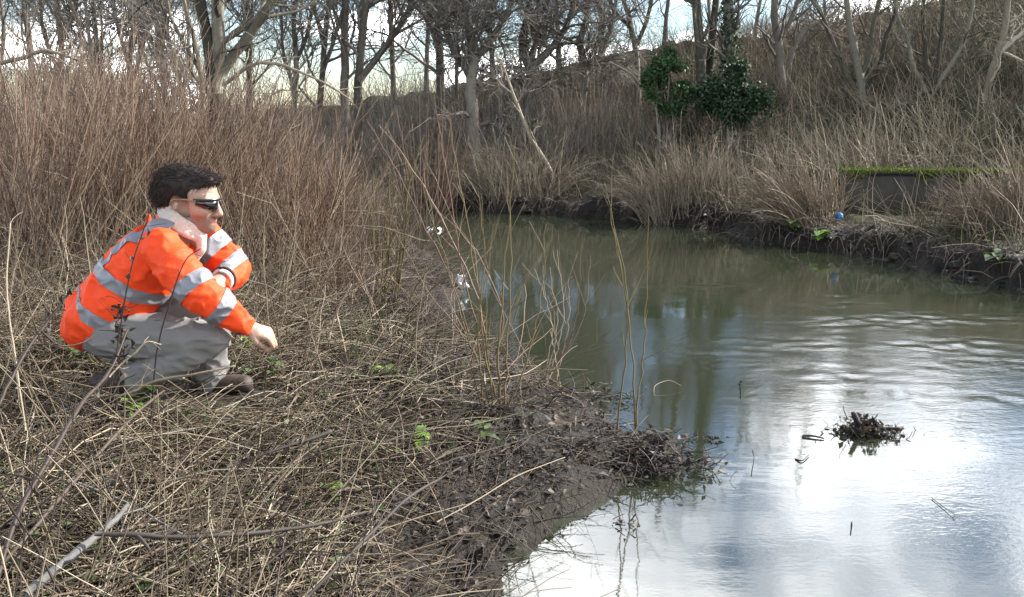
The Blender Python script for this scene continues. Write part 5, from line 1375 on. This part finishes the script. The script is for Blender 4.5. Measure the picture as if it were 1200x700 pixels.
c = W(700, 470); c[2] = .0
tangle("drowned_brush", "sparse dark twigs poking out of the water behind the mud point", c, .40, .10, 70, leaves=40)
c = W(735, 618); c[2] = -.01
tangle("drowned_brush", "few dark twigs standing in the bright water before the mud point", c, .17, .07, 14, leaves=6)
c = W(822, 516); c[2] = -.012
tangle("drowned_brush", "low submerged brush breaking the surface right of the mud point", c, .22, .05, 26, leaves=18)
c = W(445, 402); c[2] = H(c[0], c[1])
tangle("root_tangle", "tangled brown roots and dead stems at the foot of the willow clump", c, .75, .32, 300, leaves=160)
def floater(label, pts, mat, r, twigs=0, name="floating_stick"):
    P = spline([np.array(W(p[0], p[1], p[2])) for p in pts], 12)
    root = thing(name, label, "stick", P[0])
    build(Geo().tubes(P, taper(r, r * .6, 12), 8, .4, cap=True), "stem", mat, root)
    if twigs:
        P2, R2 = sprout(P[None], taper(r, r * .6, 12), twigs, .2, .9, (50, 90), (.03, .08), 5, .1, .5, .6, .5, .0012)
        build(Geo().tubes(P2, R2, 4), "side_twigs", mat, root)["kind"] = "stuff"
floater("short dark stick with an upright twig floating left of the debris clump", [(940, 511, .006), (952, 511, .010), (966, 514, .006)], WETTWIG, .007, 3)
floater("small dark forked twig floating below the short stick", [(932, 538, .004), (940, 540, .006), (948, 533, .008)], WETTWIG, .004, 1)
floater("thin dark twig curving on the bright water at the right", [(1092, 584, .004), (1108, 596, .006), (1119, 603, .012), (1116, 607, .004)], WETTWIG, .0018)
floater("dark upright twig end poking from mid river", [(866, 452, -.01), (868, 448, .02), (869, 446, .06)], WETTWIG, .007, 1)
floater("pale arched twig bending into the water behind the mud point", [(766, 462, -.01), (768, 452, .03), (784, 446, .045), (798, 452, .02)], CANE_PALE, .003)
floater("tiny upright twig in the brightest water", [(998, 616, -.01), (998, 614, .01), (998, 612, .03)], WETTWIG, .004)

# -- litter
def plastic(name, col, rough=.35):
    m, n, l, b = new_mat(name)
    nz = n.new("ShaderNodeTexNoise"); nz.inputs["Scale"].default_value = 25; nz.inputs["Detail"].default_value = 6
    r = ramp(n, [tuple(c * .6 for c in col), col]); l.new(nz.outputs["Fac"], r.inputs[0]); l.new(r.outputs["Color"], b.inputs["Base Color"]); b.inputs["Roughness"].default_value = rough
    return m
M_BLUE, M_BLUED, M_WHITE = plastic("blue_plastic", (.018, .20, .46), .6), plastic("dark_blue_plastic", (.012, .05, .14)), plastic("white_plastic", (.72, .72, .70), .5)
b = WY(983, 254, 11.1); b[2] = max(b[2], H(b[0], b[1]) + .05)
ball = thing("ball", "small bright blue ball lodged in dead grass on the far bank", "ball", b - [0, 0, .053])
Fd = Field(b - .1, b + .1, .006)
def ballsdf(p):
    q = p - b; r = np.linalg.norm(q, axis=-1); n_ = q / np.maximum(r, 1e-6)[..., None]
    groove = sum(np.exp(-((n_ @ unit(np.array(a, float))) / .05) ** 2) for a in ((1, .2, .1), (0, .3, 1), (.2, 1, -.3)))
    dent = .012 * np.exp(-((n_ - unit(np.array([-.5, -.7, .4]))) ** 2).sum(-1) / .15)
    return r - .053 + .003 * groove + dent
Fd.put(ballsdf, b - .08, b + .08); V, F = Fd.nets(); build(Geo().add(V, F), "shell", M_BLUE, ball)
patch = unit(np.array([-.75, -.6, .1])); a_ = unit(np.cross(patch, [0, 0, 1.])); b_ = np.cross(patch, a_)
th = np.linspace(0, 2 * np.pi, 13)[:-1]; g = Geo()
V = [b + unit(patch + (a_ * math.cos(t) + b_ * math.sin(t)) * s) * .0555 for s in (.02, .3, .55) for t in th]
g.add(V, [(12 * r_ + k, 12 * r_ + (k + 1) % 12, 12 * r_ + 12 + (k + 1) % 12, 12 * r_ + 12 + k) for r_ in (0, 1) for k in range(12)]); build(g, "dark_patch", M_BLUED, ball)  # darker blue patch laid over the ball's left front
b = G(541, 338); b[2] = H(b[0], b[1])
bag = thing("plastic_bag", "crumpled white plastic scrap caught at the near water's edge by the willow shoots", "litter", b)
Fd = Field(b + [-.12, -.1, -.03], b + [.12, .1, .2], .005)
cr_ = lambda p: folds(p, 26, .014, 4)
Fd.limb([b + [-.02, 0, .06], b + [.005, 0, .10]], [.032, .022], .01, fn=cr_).limb([b + [-.03, 0, .10], b + [-.035, 0, .125]], [.015, .008], .01).limb([b + [.03, 0, .03], b + [.06, 0, .01]], [.02, .012], .012, fn=cr_)
V, F = Fd.nets(); build(Geo().add(V, F), "film", M_WHITE, bag)
for lab, px, py in (("tiny white scrap floating at the bend, left one", 506, 269), ("tiny white scrap floating at the bend, right one", 517, 270)):
    c = W(px, py); t = thing("litter_scrap", lab, "litter", c, "white scraps at the bend")
    m = 5; build(Geo().leaves(c + rng.normal(0, .02, (m, 3)) * [1, 1, .2] + [0, 0, .02], rng.normal(size=(m, 3)), rng.normal(size=(m, 3)), .08, .03), "film", M_WHITE, t)
